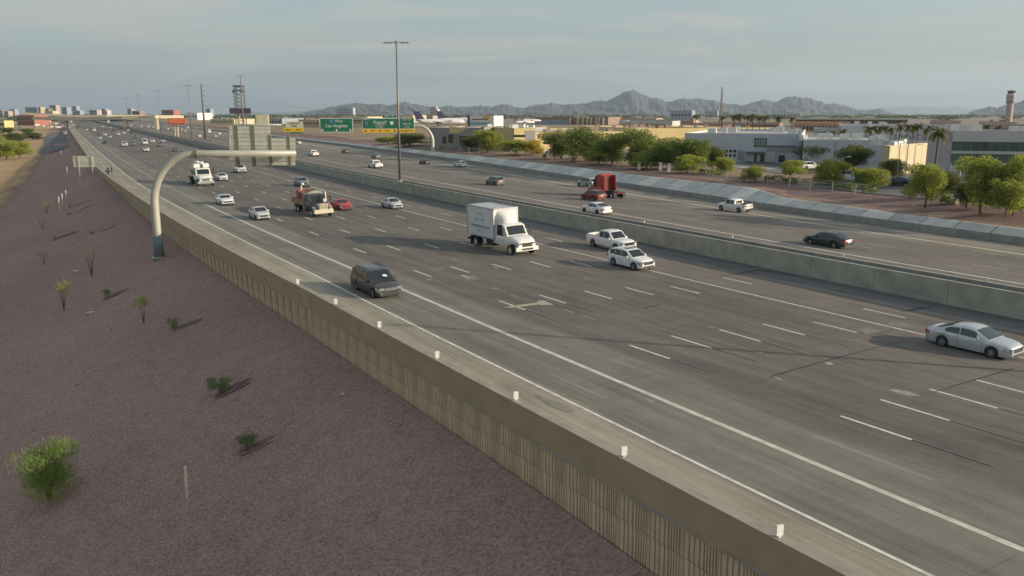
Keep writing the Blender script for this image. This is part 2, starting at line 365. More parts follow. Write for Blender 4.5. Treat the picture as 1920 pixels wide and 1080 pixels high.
# reflectors on the parapet
DEL = M('reflector_white', (.75, .74, .7), .4, .05, 9)
for i, (x, y) in enumerate([(562, 530), (635, 567), (721, 610), (829, 667), (975, 744), (1176, 849), (1465, 999)]):
    s, _ = stp(*back(x, y, 1.1)); X, Y = rw(s, T_BAR(s)-.2)
    b = MB(); b.box(-.03, .03, -.1, .1, .05, .36); b.box(-.04, .04, -.04, .04, 0, .06)
    o = b.build('barrier_reflector', DEL); o.location = (X, Y, 1.0); o.rotation_euler = (0, 0, math.pi/2-hd(s)-.35)
    tag(o, ['small white reflector on the wall top, farthest of the seven', 'small white reflector on the wall top, just ahead of the minivan front', 'white reflector on the wall top, third counting from the minivan', 'white reflector tab on the wall, middle one of the seven', 'white reflector tab on the wall, third nearest', 'white reflector tab on the wall, second nearest', 'white reflector tab on the wall, nearest and largest'][i], 'reflector', 'reflectors on the retaining wall')
# ---------------- median wall ----------------
MEDC = M('median_concrete', (.34, .325, .265), .85, .18, .8, 0, .08)
MEDT = M('median_cap_shaded', (.2, .195, .185), .85, .15, .8)  # shade in the cap recess, put into a darker concrete colour
med = empty('median_wall', (*rw(60, 37.5), 0), 0, 'long grey concrete median wall between the two carriageways', 'wall')
PROF = [(0, -1.3), (.03, .70), (.06, .73), (.3, .73), (.32, .55), (1.22, .55), (1.25, .84), (1.5, .86), (1.55, .8), (1.7, -.5), (1.7, -1.3)]
s = -39.
while s < 290:
    o = extrude('wall_segment', PROF, T_MW, [s, s+3.02, s+6.06], [MEDC, MEDT], mi=[0, 0, 0, 1, 1, 1, 0, 0, 0, 0, 0]); world_child(o, med); s += 6.09
o = extrude('distant_wall_run', PROF, T_MW, list(np.arange(s, 700, 15.))+[700, 800, 1000, 1400], [MEDC, MEDT], mi=[0, 0, 0, 1, 1, 1, 0, 0, 0, 0, 0]); world_child(o, med)
for i, (x, y) in enumerate([(1205, 416), (1367, 445), (1575, 481), (1840, 528)]):
    s, _ = stp(*back(x, y, .95)); X, Y = rw(s, T_MW(s)+1.38); b = MB(); b.box(-.02, .02, -.07, .07, .05, .22); b.box(-.03, .03, -.03, .03, 0, .07)
    o = b.build('median_reflector', DEL); o.location = (X, Y, .855); o.rotation_euler = (0, 0, math.pi/2-hd(s)+.5)
    tag(o, ['tiny reflector on the median wall behind the white pickup, farthest of four', 'tiny reflector on the median wall, second farthest of four', 'tiny reflector on the median wall below the black sedan', 'tiny reflector on the median wall, nearest of four'][i], 'reflector', 'reflectors on the median wall')
# ---------------- right barrier, slope paving ----------------
BARC = M('roadside_barrier_concrete', (.24, .235, .215), .85, .18, .7, 0, .08)
PAVE = [M('slope_paving_%d' % i, c, .88, .16, .6, 0, .1) for i, c in enumerate([(.56, .55, .5), (.46, .455, .42), (.62, .6, .54)])]
rb = empty('roadside_barrier', (*rw(80, 74), -1.3), 0, 'low grey concrete barrier at the foot of the far slope paving', 'barrier')
s = 20.
ZOB = lambda s: zo(T_OB(s))
while s < 330:
    o = extrude('barrier_segment', [(0, -.3), (.05, .2), (.16, .8), (.3, .82), (.36, -.3)], T_OB, [s, s+4.5, s+9.1], [BARC], zf=ZOB); world_child(o, rb); s += 9.14
o = extrude('distant_barrier_run', [(0, -.3), (.05, .2), (.16, .8), (.3, .82), (.36, -.3)], T_OB, list(np.arange(s, 800, 25.)), [BARC], zf=ZOB); world_child(o, rb)
Q1 = ip((20, 1.6), (54, 1.6), (69, 1.7), (86, 2.1), (92, 2.1), (99, 3.5), (107, 3.9), (117, 3.5), (134, 3.2), (156, 3.4), (183, 3.1), (253, 2.4), (330, 1.5))
ZB = lambda s: ZOB(s)+.78
sp_ = empty('slope_paving', (*rw(80, 76), -.4), 0, 'pale concrete slope paving in panels above the far barrier', 'paving')
s = 20.; k = 0
while s < 330:
    b = MB(); rows = []; e = s+(4.6 if s < 200 else 9.2)
    for ss in (s+.05, (s+e)/2, e-.05):
        t0 = T_OB(ss)+.36; q = Q1(ss); rows.append([(*rw(ss, t0), ZB(ss)), (*rw(ss, t0+q), ZB(ss)+.4*q), (*rw(ss, t0+q+.35), ZB(ss)+.4*q+.02), (*rw(ss, t0+q+.4), ZB(ss)+.4*q-.3)])
    b.grid(rows); b.f = [f[::-1] for f in b.f]; o = b.build('paving_panel', PAVE[(k*7) % 3 if k % 2 else 1]); world_child(o, sp_); s = e; k += 1
# ---------------- terrain ----------------
def ground_mat(name, stops, sc=1.0, speck=.55, bump=.6, big=.6):
    """colour by v (metres from the road side) with gravel speckle"""
    m = bpy.data.materials.new(name); m.use_nodes = True; n = m.node_tree; b = n.nodes['Principled BSDF']; L = n.links.new
    b.inputs['Roughness'].default_value = .95; b.inputs['Specular IOR Level'].default_value = .15
    uv = n.nodes.new('ShaderNodeUVMap'); uv.uv_map = 'UVMap'; tcn = n.nodes.new('ShaderNodeTexCoord')
    sp = n.nodes.new('ShaderNodeSeparateXYZ'); L(uv.outputs[0], sp.inputs[0])
    def noise(sc_, det, ro=.5):
        z = n.nodes.new('ShaderNodeTexNoise'); z.inputs['Scale'].default_value = sc_; z.inputs['Detail'].default_value = det; z.inputs['Roughness'].default_value = ro; L(tcn.outputs['Object'], z.inputs['Vector']); return z.outputs['Fac']
    def mth(op, a, c):
        q = n.nodes.new('ShaderNodeMath'); q.operation = op
        for i, w in enumerate((a, c)):
            if isinstance(w, (int, float)): q.inputs[i].default_value = w
            else: L(w, q.inputs[i])
        return q.outputs[0]
    big_n = noise(.05*sc, 5, .6); fine = noise(9*sc, 3, .7); mid = noise(.8*sc, 4, .6); vor = n.nodes.new('ShaderNodeTexVoronoi'); vor.inputs['Scale'].default_value = 11*sc; L(tcn.outputs['Object'], vor.inputs['Vector'])
    r = n.nodes.new('ShaderNodeValToRGB'); lo, hi = stops[0][0], stops[-1][0]
    for i in range(len(stops)-2): r.color_ramp.elements.new(.5)
    for i, (p, c) in enumerate(stops): r.color_ramp.elements[i].position = (p-lo)/(hi-lo); r.color_ramp.elements[i].color = (*c, 1)
    wob = mth('MULTIPLY', mth('SUBTRACT', big_n, .5), (hi-lo)*.12)
    L(mth('DIVIDE', mth('SUBTRACT', mth('ADD', sp.outputs[1], wob), lo), hi-lo), r.inputs[0])
    k = mth('ADD', 1., mth('MULTIPLY', mth('SUBTRACT', big_n, .5), big)); k = mth('ADD', k, mth('MULTIPLY', mth('SUBTRACT', mid, .5), .3))
    k = mth('ADD', k, mth('MULTIPLY', mth('SUBTRACT', fine, .5), speck*1.6))
    sepc = n.nodes.new('ShaderNodeSeparateXYZ'); L(vor.outputs['Color'], sepc.inputs[0]); k = mth('ADD', k, mth('MULTIPLY', mth('SUBTRACT', sepc.outputs[0], .5), speck*.9))
    hs = n.nodes.new('ShaderNodeVectorMath'); hs.operation = 'SCALE'; L(r.outputs[0], hs.inputs[0]); L(k, hs.inputs['Scale']); L(hs.outputs[0], b.inputs['Base Color'])
    bp = n.nodes.new('ShaderNodeBump'); bp.inputs['Strength'].default_value = bump; bp.inputs['Distance'].default_value = .06; L(vor.outputs['Distance'], bp.inputs['Height']); L(bp.outputs[0], b.inputs['Normal'])
    return m
GRAV = (.30, .20, .172)
LEFTM = ground_mat('purple_gravel_slope', [(0, GRAV), (36, GRAV), (41, (.24, .17, .12)), (48, (.42, .28, .155)), (110, (.42, .29, .165)), (150, (.3, .25, .13)), (300, (.3, .24, .14))])
RIGHTM = ground_mat('brown_gravel_verge', [(0, (.23, .155, .13)), (2.0, (.33, .24, .17)), (3.2, (.22, .15, .135)), (9, (.205, .14, .125)), (10.5, (.27, .2, .145)), (60, (.29, .215, .14)), (200, (.30, .22, .135))], 1, .4)
FARM = M('far_plain_earth', (.22, .18, .13), .95, .35, .004, detail=8)
ZFL = ip((60, -11), (150, -10), (400, -6), (700, -2.2), (1400, -1.2))
def z_left(s, x):
    z = ZW(s)-.333*x; f = ZFL(s)
    d = z-f
    return f+ (d if d > 2 else (2*math.exp((d-2)/2) if d > -12 else 0))
b = MB(); b.uv = []; rows = []
XS = [0, 1, 2.5, 4.5, 7, 10, 13, 16, 19, 22, 25, 28, 31, 34, 37, 40, 44, 48, 54, 62, 75, 100, 150, 300, 700, 1500]
for s in list(np.arange(-60, 200, 4.))+list(np.arange(200, 700, 25.))+[700, 800, 1000, 1400, 1700]:
    row = []
    for x in XS:
        X, Y = rw(s, T_WALL(s)-.05-x); z = z_left(s, x)+(.12*math.sin(s*.21+x*.33)+.1*math.sin(x*.8-s*.13)+.06*math.sin(s*.9+x))*min(1, x/4); row.append((X, Y, z)); b.uv.append((s, x*float(np.interp(s, [120, 225, 420], [1, 2.5, 3.2]))))
    rows.append(row)
b.grid(rows); b.smooth = True; left_slope = tag(b.build('embankment_slope', LEFTM), kind='structure')
def left_z(x, y):
    s, t = stp(x, y); d = T_WALL(s)-.05-t
    return z_left(s, d)+(.12*math.sin(s*.21+d*.33)+.1*math.sin(d*.8-s*.13)+.06*math.sin(s*.9+d))*min(1, max(0, d)/4)
def left_px(x, y):
    z = -5.
    for _ in range(60):
        X, Y = back(x, y, z); z = .6*z+.4*left_z(X, Y)
    return X, Y, left_z(X, Y)
ZP = 1.1
b = MB(); b.uv = []; rows = []
for s in list(np.arange(-60, 300, 6.))+list(np.arange(300, 700, 25.))+[700, 900, 1300, 1700]:
    t1 = T_OB(s)+.36+Q1(s)+.3; z1 = ZB(s)+.4*Q1(s)
    row = []
    for d in (0, 1.5, 3, 6, 9.5, 14, 25, 60, 150, 300):
        f = min(1, d/9.5); z = z1+.0+(ZP-z1)*f+.08*math.sin(s*.17+d)*(0 < d < 14)
        row.append((*rw(s, t1+d), z)); b.uv.append((s, d))
    rows.append(row)
b.grid(rows); b.f = [f[::-1] for f in b.f]; b.smooth = True; tag(b.build('verge_terrain', RIGHTM), kind='structure')
# the plain: one sheet to the horizon on the far and right sides, lower ground under everything
b = MB(); b.add([(-30000, -2000, -14), (30000, -2000, -14), (30000, 40000, -14), (-30000, 40000, -14)], [(0, 1, 2, 3)]); tag(b.build('ground', FARM), kind='structure')
b = MB(); P = [rw(-60, 250), rw(300, 330), rw(700, 360), rw(1300, 390)]
vs = [(*p, ZP-.02) for p in P]+[(-1200, 1700, ZP-.02), (-9000, 5000, ZP-.02), (-16000, 20000, ZP-.02), (20000, 20000, ZP-.02), (14000, 4000, ZP-.02), (3000, -400, ZP-.02)]
b.add(vs, [tuple(range(len(vs)))[::-1]]); tag(b.build('plain', FARM), kind='structure')

b = MB(); rows = []
for s in np.arange(400, 760, 20.): rows.append([(*rw(s, T_WALL(s)-x), z_left(s, x)+.12) for x in (3.2, 6, 9, 12, 15)])
b.grid(rows); tag(b.build('dark_lower_strip', M('lower_strip_dark_grey', (.10, .10, .105), .9, .15, .3)), kind='structure')  # dark grey sheet following the lower ground beside the wall

# loose stones on the near gravel, too many to count
rs = np.random.RandomState(3); V = []; F = []
for i in range(3000):
    s_ = rs.uniform(12, 95); x_ = rs.uniform(.3, 26); X, Y = rw(s_, T_WALL(s_)-.05-x_); r_ = rs.uniform(.02, .075)*(1+.6*(rs.rand() > .93)); n0 = len(V); Z = left_z(X, Y)
    for q in ((1, 0, 0), (0, 1, 0), (-1, 0, 0), (0, -1, 0), (0, 0, .8), (0, 0, -.6)): V.append((X+q[0]*r_*rs.uniform(.7, 1.3), Y+q[1]*r_*rs.uniform(.7, 1.3), Z+q[2]*r_*.8))
    F += [(n0, n0+1, n0+4), (n0+1, n0+2, n0+4), (n0+2, n0+3, n0+4), (n0+3, n0, n0+4), (n0+1, n0, n0+5), (n0+2, n0+1, n0+5), (n0+3, n0+2, n0+5), (n0, n0+3, n0+5)]
b = MB(); b.add(V, F); tag(b.build('gravel_stones', M('gravel_stone', (.30, .21, .185), .95, .45, 3.)), 'scattered loose stones on the purple gravel slope', 'gravel', kind='stuff')
# ---------------- vehicles ----------------
def lerp_prof(p):
    a = np.array(p, float); return lambda x: float(np.interp(x, a[:, 0], a[:, 1]))
_WH = {}
def wheel_meshes(r, w, rim=RIM, spokes=5):
    k = (r, w, rim.name, spokes)
    if k in _WH: return _WH[k]
    N = 28; prof = [(r*.62, -w/2), (r*.93, -w/2), (r, -w*.36), (r, w*.36), (r*.93, w/2), (r*.62, w/2), (r*.6, 0)]
    b = MB(); b.smooth = True; b.grid([[(pr*math.cos(a), pw, pr*math.sin(a)) for a in [2*math.pi*i/N for i in range(N)]] for pr, pw in prof+[prof[0]]], closed=True)
    c = MB(); R = r*.64
    c.grid([[(R*math.cos(2*math.pi*i/N), y, R*math.sin(2*math.pi*i/N)) for i in range(N)] for R, y in ((R, w*.44), (R*.9, w*.47), (R*.88, w*.3))], closed=True)
    c.add([(R*.9*math.cos(2*math.pi*i/N), w*.3, R*.9*math.sin(2*math.pi*i/N)) for i in range(N)], [tuple(range(N))[::-1]], 1)
    for q in range(spokes):
        a = 2*math.pi*q/spokes; ca, sa = math.cos(a), math.sin(a); h = R*.15
        def P(x, z, y): return (x*ca-z*sa, y, x*sa+z*ca)
        c.add([P(0, -h*1.2, w*.45), P(R*.92, -h*.8, w*.45), P(R*.92, h*.8, w*.45), P(0, h*1.2, w*.45), P(0, -h*1.2, w*.3), P(R*.92, -h*.8, w*.3), P(R*.92, h*.8, w*.3), P(0, h*1.2, w*.3)], [(3, 2, 1, 0), (0, 1, 5, 4), (2, 3, 7, 6)])
    c.add([(R*.22*math.cos(2*math.pi*i/10), w*.47, R*.22*math.sin(2*math.pi*i/10)) for i in range(10)], [tuple(range(10))[::-1]])
    _WH[k] = (b.mesh('wheel', RUBBER), c.mesh('rim', [rim, RIMD])); return _WH[k]
def add_wheel(t, x, y, r, w, rim=RIM, spokes=5):
    a, c = wheel_meshes(r, w, rim, spokes); o = link('wheel', a, t, (x, y, r)); o.rotation_euler = (0, random.random()*2, 0 if y > 0 else math.pi)
    link('rim', c, o); return o
def shell(P):
    """P: dict of the car's shape. returns section function and x stations"""
    L, W, wb = P['L'], P['W'], P['wb']; xf = P.get('ax', .0)+wb/2; xr = P.get('ax', .0)-wb/2; r = P['r']*1.14
    top = lerp_prof(P['top']); belt = lerp_prof(P['belt']); plan = lerp_prof(P['plan']); low0 = lerp_prof(P['low'])
    bed = P.get('bed')
    def low(x):
        z = low0(x)
        for c in (xf, xr):
            d = abs(x-c)
            if d < r: z = max(z, P['r']+math.sqrt(r*r-d*d)*.98)
        return z
    def sec(x):
        w = W/2*plan(x); lo = low(x); tp = top(x); sh = min(belt(x), tp-.02); sh = max(sh, lo+.06)
        crown = .035
        pts = [(0, lo), (w*.9, lo), (w*.965, lo+.05*(sh-lo)), (w*.995, lo+.35*(sh-lo)), (w, lo+.62*(sh-lo)), (w*.985, lo+.86*(sh-lo)), (w*.955, sh)]
        if bed and bed[0] < x < bed[1]: pts += [(w*.95, tp), (w*.86, tp), (w*.85, bed[2]), (0, bed[2])]
        else: 
            tp = max(tp, sh+.005); pts += [(w*.9, sh+(tp-sh)*.55), (w*.78, tp-.005), (w*.45, tp+crown*.7), (0, tp+crown)]
        return pts
    xs = set(np.round(np.linspace(-L/2, L/2, 44), 3))
    for c in (xf, xr):
        for k in range(-9, 10): xs.add(round(c+r*math.sin(k*math.pi/18), 3)); 
        xs.add(round(c-r*1.001-.004, 3)); xs.add(round(c+r*1.001+.004, 3))
    if bed: xs |= {bed[0]-.001, bed[0]+.001, bed[1]-.001, bed[1]+.001}
    for e in (.03, .08): xs |= {L/2-e, -L/2+e}
    return sec, sorted(x for x in xs if -L/2 <= x <= L/2)
def car(name, P, col, label, cat, group=None, rim=RIM, glass=GLASS, extra=None):
    t = empty(name, label=label, cat=cat, group=group); L, W = P['L'], P['W']
    sec, xs = shell(P); b = MB(); b.smooth = True
    rows = [[(x, y, z) for y, z in sec(x)]+[(x, -y, z) for y, z in sec(x)[::-1][1:-1]] for x in xs]
    b.grid(rows, closed=True); n = len(rows[0])
    b.f.append(tuple(range(n))); b.f.append(tuple((len(rows)-1)*n+k for k in range(n))[::-1]); b.m += [0, 0]
    b.f = [f[::-1] for f in b.f]; me = b.mesh('body', col)
    try: me.set_sharp_from_angle(angle=math.radians(38))
    except Exception: pass
    link('body', me, t)
    # greenhouse
    roof = lerp_prof(P['roof']); g0, g1 = P['roof'][0][0], P['roof'][-1][0]; top = lerp_prof(P['top']); belt = lerp_prof(P['belt']); plan = lerp_prof(P['plan'])
    def ghs(x):
        w = W/2*plan(x); zb = max(belt(x)-.02, 0); zt = max(roof(x), zb+.01); e = P.get('tumble', .80)
        f = min(1, (zt-zb)/.45); yt = w*(.94-(.94-e)*f)
        return zb, zt, w*.94, yt
    gx = sorted(set(list(np.linspace(g0, g1, 26))+[p[0] for p in P['roof']])); rows = []
    for x in gx:
        zb, zt, yb, yt = ghs(x); rows.append([(x, yb, zb), (x, yb+(yt-yb)*.5, zb+(zt-zb)*.52), (x, yt, zt-.05*min(1, (zt-zb)/.2)), (x, yt*.9, zt-.008), (x, yt*.5, zt+.018), (x, 0, zt+.025)])
    rows = [r+[(x, -y, z) for x, y, z in r[::-1][1:]] for r in rows]
    g = MB(); g.smooth = True; g.grid(rows); g.f = [f for f in g.f]; me = g.mesh('roof', P.get('roofmat', col))
    try: me.set_sharp_from_angle(angle=math.radians(40))
    except Exception: pass
    link('roof', me, t)
    OFF = .012
    def across(name, x0, x1, ins=.05, lo=.10, hi=.93):
        q = MB(); q.smooth = True; rr = []
        for x in np.linspace(x0, x1, 7):
            zb, zt, yb, yt = ghs(x); e = yt*.9
            rr.append([(x+OFF*(1 if x1 > 0 else -1)*(1 if 'wind' in name else 1), y*e, zt+.025*(1-y*y)+OFF*1.3) for y in np.linspace(-hi, hi, 9)])
        q.grid(rr); return link(name, q.mesh(name, P.get('wsglass', glass)), t)
    def side(x0, x1, zlo=.12, zhi=.86):
        for sg in (1, -1):
            q = MB(); rr = []
            for x in np.linspace(x0, x1, 7):
                zb, zt, yb, yt = ghs(x); hgt = zt-zb; lo_, hi_ = .07, max(.09, hgt-.085); 
                rr.append([(x, sg*((yb+(yt-yb)*((zz/hgt) if hgt > .02 else 0))+OFF), zb+zz) for zz in (lo_, (lo_+hi_)/2, hi_)])
            q.grid(rr); link('side_window', q.mesh('side_window', glass), t)
    ws0, ws1 = P['ws']; across('windshield', ws0, ws1)
    if P.get('rw'): across('rear_window', *P['rw'])
    if P.get('rwv'):     # upright rear glass
        x, z0, z1, w = P['rwv']; q = MB(); q.add([(x, -w, z0), (x+P.get('rwt', .1), -w*.88, z1), (x+P.get('rwt', .1), w*.88, z1), (x, w, z0)], [(0, 1, 2, 3)]); link('rear_window', q.mesh('rear_window', glass), t)
    for x0, x1 in P['sw']: side(x0, x1)
    # lamps: patches of the body skin pushed out a little
    def patch(name, x0, x1, q0, q1, mat, sg, d=.012):
        m = MB(); rr = []
        for x in np.linspace(x0, x1, 6):
            pts = sec(x); cum = np.linspace(0, 1, len(pts)); row = []
            for q in np.linspace(q0, q1, 4):
                y = float(np.interp(q, cum, [p[0] for p in pts])); z = float(np.interp(q, cum, [p[1] for p in pts])); ex = d*(1 if x > 0 else -1)*.8
                row.append((x+ex, sg*(y+d), z+d*.4))
            rr.append(row)
        m.grid(rr); m.smooth = True; link(name, m.mesh(name, mat), t)
    lf, lr = P.get('lampx', .42), P.get('tailx', .3)
    for sg in (1, -1):
        patch('headlight', L/2-lf, L/2-.015, .42, .63, LAMP, sg); patch('taillight', -L/2+.02, -L/2+lr, .45, .62, TAIL, sg)
        m = MB(); mx_ = P['mirror']; m.box(mx_-.1, mx_+.06, *(sorted((sg*W*.47, sg*W*.575))), belt(mx_)-.02, belt(mx_)+.16, tap=.02); link('mirror', m.mesh('mirror', P.get('mirmat', col)), t)
    gz0, gz1, gw = P['grille']; wf = W/2*plan(L/2); wr_ = W/2*plan(-L/2); zt_ = top(-L/2+.04)-.06
    for sg in (1, -1):
        m = MB(); m.box(L/2-.16, L/2+.008, *sorted((sg*(gw+.03), sg*(wf+.05))), gz1-.13, gz1+.015, tap=.008); link('headlight_lens', m.mesh('headlight_lens', LAMP), t)
        m = MB(); m.box(-L/2-.012, -L/2+.1, *sorted((sg*wr_*.58, sg*(wr_+.03))), zt_-.17, zt_, tap=.006); link('taillight_lens', m.mesh('taillight_lens', TAIL), t)
    m = MB(); m.box(L/2-.06, L/2+.012, -gw, gw, gz0, gz1, tap=.005); link('grille', m.mesh('grille', P.get('grillemat', PLAST)), t)
    m = MB(); m.box(L/2-.1, L/2+.012, -gw*1.3, gw*1.3, gz0-.26, gz0-.09, tap=.01); link('lower_intake', m.mesh('lower_intake', PLAST), t)
    m = MB(); m.box(L/2-.02, L/2+.02, -.26, .26, gz0-.1, gz0-.02) if P.get('fplate') else m.box(-L/2-.014, -L/2+.02, -.26, .26, P.get('platez', .62), P.get('platez', .62)+.14); link('license_plate', m.mesh('license_plate', PLATE), t)
    m = MB(); m.box(-L/2-.01, -L/2+.12, -W*.36, W*.36, low_z(P)+.02, low_z(P)+.14, tap=.01); link('rear_bumper_trim', m.mesh('rear_bumper_trim', PLAST), t)
    for sg in (1, -1):
        for hx in P.get('handles', ()):
            m = MB(); yb_ = W/2*plan(hx)*.99; m.box(hx-.1, hx+.1, *(sorted((sg*(yb_-.03), sg*(yb_+.02)))), belt(hx)-.14, belt(hx)-.10); link('door_handle', m.mesh('door_handle', P.get('hmat', col)), t)
        for dx in P.get('doors', ()):
            m = MB(); m.grid([[(dx-.009, sg*(sec(dx)[k][0]+.004), sec(dx)[k][1]), (dx+.009, sg*(sec(dx)[k][0]+.004), sec(dx)[k][1])] for k in (2, 3, 4, 5, 6)]); link('door_seam', m.mesh('door_seam', PLAST), t)
    ax = P.get('ax', 0); wt = P.get('tw', .22)
    for x in (ax+P['wb']/2, ax-P['wb']/2):
        for sg in (1, -1): add_wheel(t, x, sg*(W/2-wt/2-.01), P['r'], wt, rim, P.get('spokes', 5))
    m = MB(); m.box(ax-P['wb']/2, ax+P['wb']/2, -W*.36, W*.36, low_z(P)-.02, low_z(P)+.25); link('underbody', m.mesh('underbody', CHASSIS), t)
    if P.get('bed'):
        x0, x1, zf0 = P['bed']; m = MB(); m.box(x0+.03, x1-.03, -W*.41, W*.41, zf0, zf0+.03)
        for sg in (1, -1): m.box(x0+.03, x1-.03, *sorted((sg*W*.40, sg*W*.418)), zf0, zf0+.5)
        m.box(x1-.06, x1-.02, -W*.41, W*.41, zf0, zf0+.5); link('bed_liner', m.mesh('bed_liner', PLAST), t)
    if extra: extra(t, P)
    return t
def low_z(P): return min(p[1] for p in P['low'])
def mkplan(L, f=.72, r=.8): return [(-L/2, r), (-L/2+.12, r+.1), (-L/2+.5, .965), (-L/2+1.2, 1), (L/2-1.4, 1), (L/2-.75, .965), (L/2-.3, .9), (L/2-.08, f+.07), (L/2, f)]
def lowp(L, z): return [(-L/2, z+.12), (-L/2+.4, z+.02), (-L/2+.8, z), (L/2-.8, z), (L/2-.3, z), (L/2, z+.05)]
SEDAN = dict(L=4.88, W=1.83, wb=2.78, r=.33, ax=.04, plan=mkplan(4.88), low=lowp(4.88, .2), top=[(-2.44, .72), (-2.4, .93), (-2.25, 1.03), (-1.6, 1.03), (.95, .98), (1.6, .93), (2.1, .85), (2.34, .75), (2.44, .58)],
    belt=[(-2.44, .7), (-1.8, .96), (-.5, .93), (.9, .91), (1.8, .83), (2.44, .56)], roof=[(-1.95, 1.02), (-1.5, 1.17), (-.95, 1.37), (-.35, 1.445), (.1, 1.44), (.42, 1.39), (1.25, .96)], ws=(.45, 1.2), rw=(-1.85, -.98), sw=((-1.25, -.42), (-.36, .55)), mirror=.72, grille=(.46, .68, .45), handles=(-.62, .3), doors=(-.42, .95, -1.25))
COUPE = dict(SEDAN, L=4.78, W=1.9, plan=mkplan(4.78, .8), top=[(-2.39, .7), (-2.36, .95), (-2.2, 1.02), (-1.6, 1.02), (.75, .95), (1.5, .9), (2.1, .8), (2.32, .68), (2.39, .5)], belt=[(-2.39, .7), (-1.7, .97), (.8, .9), (1.8, .8), (2.39, .52)], roof=[(-2.0, 1.01), (-1.1, 1.29), (-.5, 1.37), (-.1, 1.36), (.15, 1.31), (.95, .94)], ws=(.18, .9), rw=(-1.9, -.75), sw=((-.75, .3),), mirror=.5, low=lowp(4.78, .17), grille=(.45, .66, .6), doors=(-.5, .75), handles=(-.35,))
SUV = dict(L=4.7, W=1.9, wb=2.75, r=.37, ax=.05, plan=mkplan(4.7, .74, .84), low=lowp(4.7, .26), top=[(-2.35, .8), (-2.32, 1.05), (-2.0, 1.1), (.9, 1.09), (1.5, 1.03), (2.0, .95), (2.25, .84), (2.35, .62)],
    belt=[(-2.35, .8), (-2.1, 1.07), (-.4, 1.05), (.9, 1.02), (1.8, .92), (2.35, .62)], roof=[(-2.3, 1.07), (-2.15, 1.35), (-1.85, 1.56), (-1.2, 1.64), (-.3, 1.67), (.1, 1.64), (.35, 1.59), (1.2, 1.07)], ws=(.38, 1.14), rw=(-2.27, -1.92), sw=((-1.85, -1.2), (-1.14, -.32), (-.26, .5)), mirror=.72, grille=(.58, .84, .5), platez=.75, lampx=.5, doors=(-.3, .95, -1.15), handles=(-.5, .35))
VAN = dict(L=5.15, W=2.0, wb=3.08, r=.34, ax=.1, plan=mkplan(5.15, .78, .88), low=lowp(5.15, .2), top=[(-2.57, .75), (-2.54, 1.0), (-2.3, 1.04), (1.2, 1.06), (1.7, 1.0), (2.2, .88), (2.45, .76), (2.57, .58)],
    belt=[(-2.57, .75), (-2.4, 1.02), (1.0, 1.02), (1.7, .95), (2.2, .82), (2.57, .56)], roof=[(-2.53, 1.02), (-2.44, 1.4), (-2.25, 1.64), (-1.7, 1.74), (-.4, 1.77), (.25, 1.73), (.5, 1.67), (1.6, 1.05)], ws=(.53, 1.52), rw=(-2.51, -2.3), sw=((-2.1, -1.25), (-1.18, -.2), (-.12, .75)), tumble=.84, mirror=.95, grille=(.6, .78, .42), grillemat=CHROME, lampx=.5, doors=(-.16, .95, -1.22), handles=(.0, -.3), mirmat=PLAST)
PICK = dict(L=5.85, W=2.03, wb=3.68, r=.41, ax=.05, plan=mkplan(5.85, .86, .92), low=lowp(5.85, .38), bed=(-2.82, -.98, .78), top=[(-2.92, 1.0), (-2.9, 1.3), (-.95, 1.32), (-.9, 1.2), (1.3, 1.2), (2.2, 1.16), (2.7, 1.08), (2.86, .98), (2.92, .8)],
    belt=[(-2.92, 1.1), (-2.7, 1.26), (-.9, 1.2), (1.2, 1.14), (2.5, 1.05), (2.92, .8)], roof=[(-.95, 1.2), (-.88, 1.7), (-.75, 1.86), (0, 1.92), (.5, 1.9), (.75, 1.84), (1.45, 1.18)], ws=(.8, 1.4), rwv=(-.975, 1.3, 1.72, .72), rwt=.07, sw=((-.72, -.02), (.05, .9)), tumble=.82, mirror=1.08, grille=(.7, 1.0, .62), grillemat=CHROME, platez=.62, tw=.27, lampx=.35, doors=(.02, 1.2, -.85), handles=(-.12, .6), tailx=.16)
JEEP = dict(SUV, roof=[(-2.34, 1.07), (-2.3, 1.7), (-2.2, 1.8), (-.3, 1.83), (.3, 1.8), (.5, 1.74), (.85, 1.08)], ws=(.53, .82), rw=None, rwv=(-2.36, 1.15, 1.65, .68), rwt=.03, top=[(-2.35, .9), (-2.33, 1.08), (.8, 1.1), (1.9, 1.08), (2.2, 1.0), (2.35, .7)], tumble=.88)
SEDAN2 = dict(SEDAN, L=4.6, W=1.8, wb=2.68, plan=mkplan(4.6, .76), low=lowp(4.6, .19), top=[(-2.3, .72), (-2.26, .97), (-2.1, 1.05), (-1.5, 1.05), (.9, 1.0), (1.5, .93), (2.0, .82), (2.22, .7), (2.3, .52)], belt=[(-2.3, .72), (-1.7, .98), (.9, .94), (1.7, .8), (2.3, .54)], roof=[(-1.85, 1.04), (-1.4, 1.22), (-.9, 1.4), (-.3, 1.47), (.1, 1.46), (.4, 1.41), (1.2, .99)], ws=(.43, 1.15), rw=(-1.78, -.93))
WHT = paint('white', (.72, .72, .70)); WARMW = paint('warm_white', (.70, .69, .64)); SILV = paint('silver', (.50, .52, .54), .35); SILV2 = paint('silver_light', (.55, .57, .57), .2); GREY = paint('grey', (.16, .165, .17), .3)
DGREY = paint('dark_grey', (.062, .058, .057), .25); BLACK = paint('black', (.02, .022, .024), .1); RED = paint('red', (.42, .025, .025)); DRED = paint('dark_red', (.16, .02, .018)); TEAL = paint('pale_teal', (.3, .37, .36), .2); DBLUE = paint('blue_black', (.03, .042, .05), .2); TAN = paint('tan', (.4, .33, .22)); BLUEG = paint('blue_grey', (.2, .24, .27), .2)
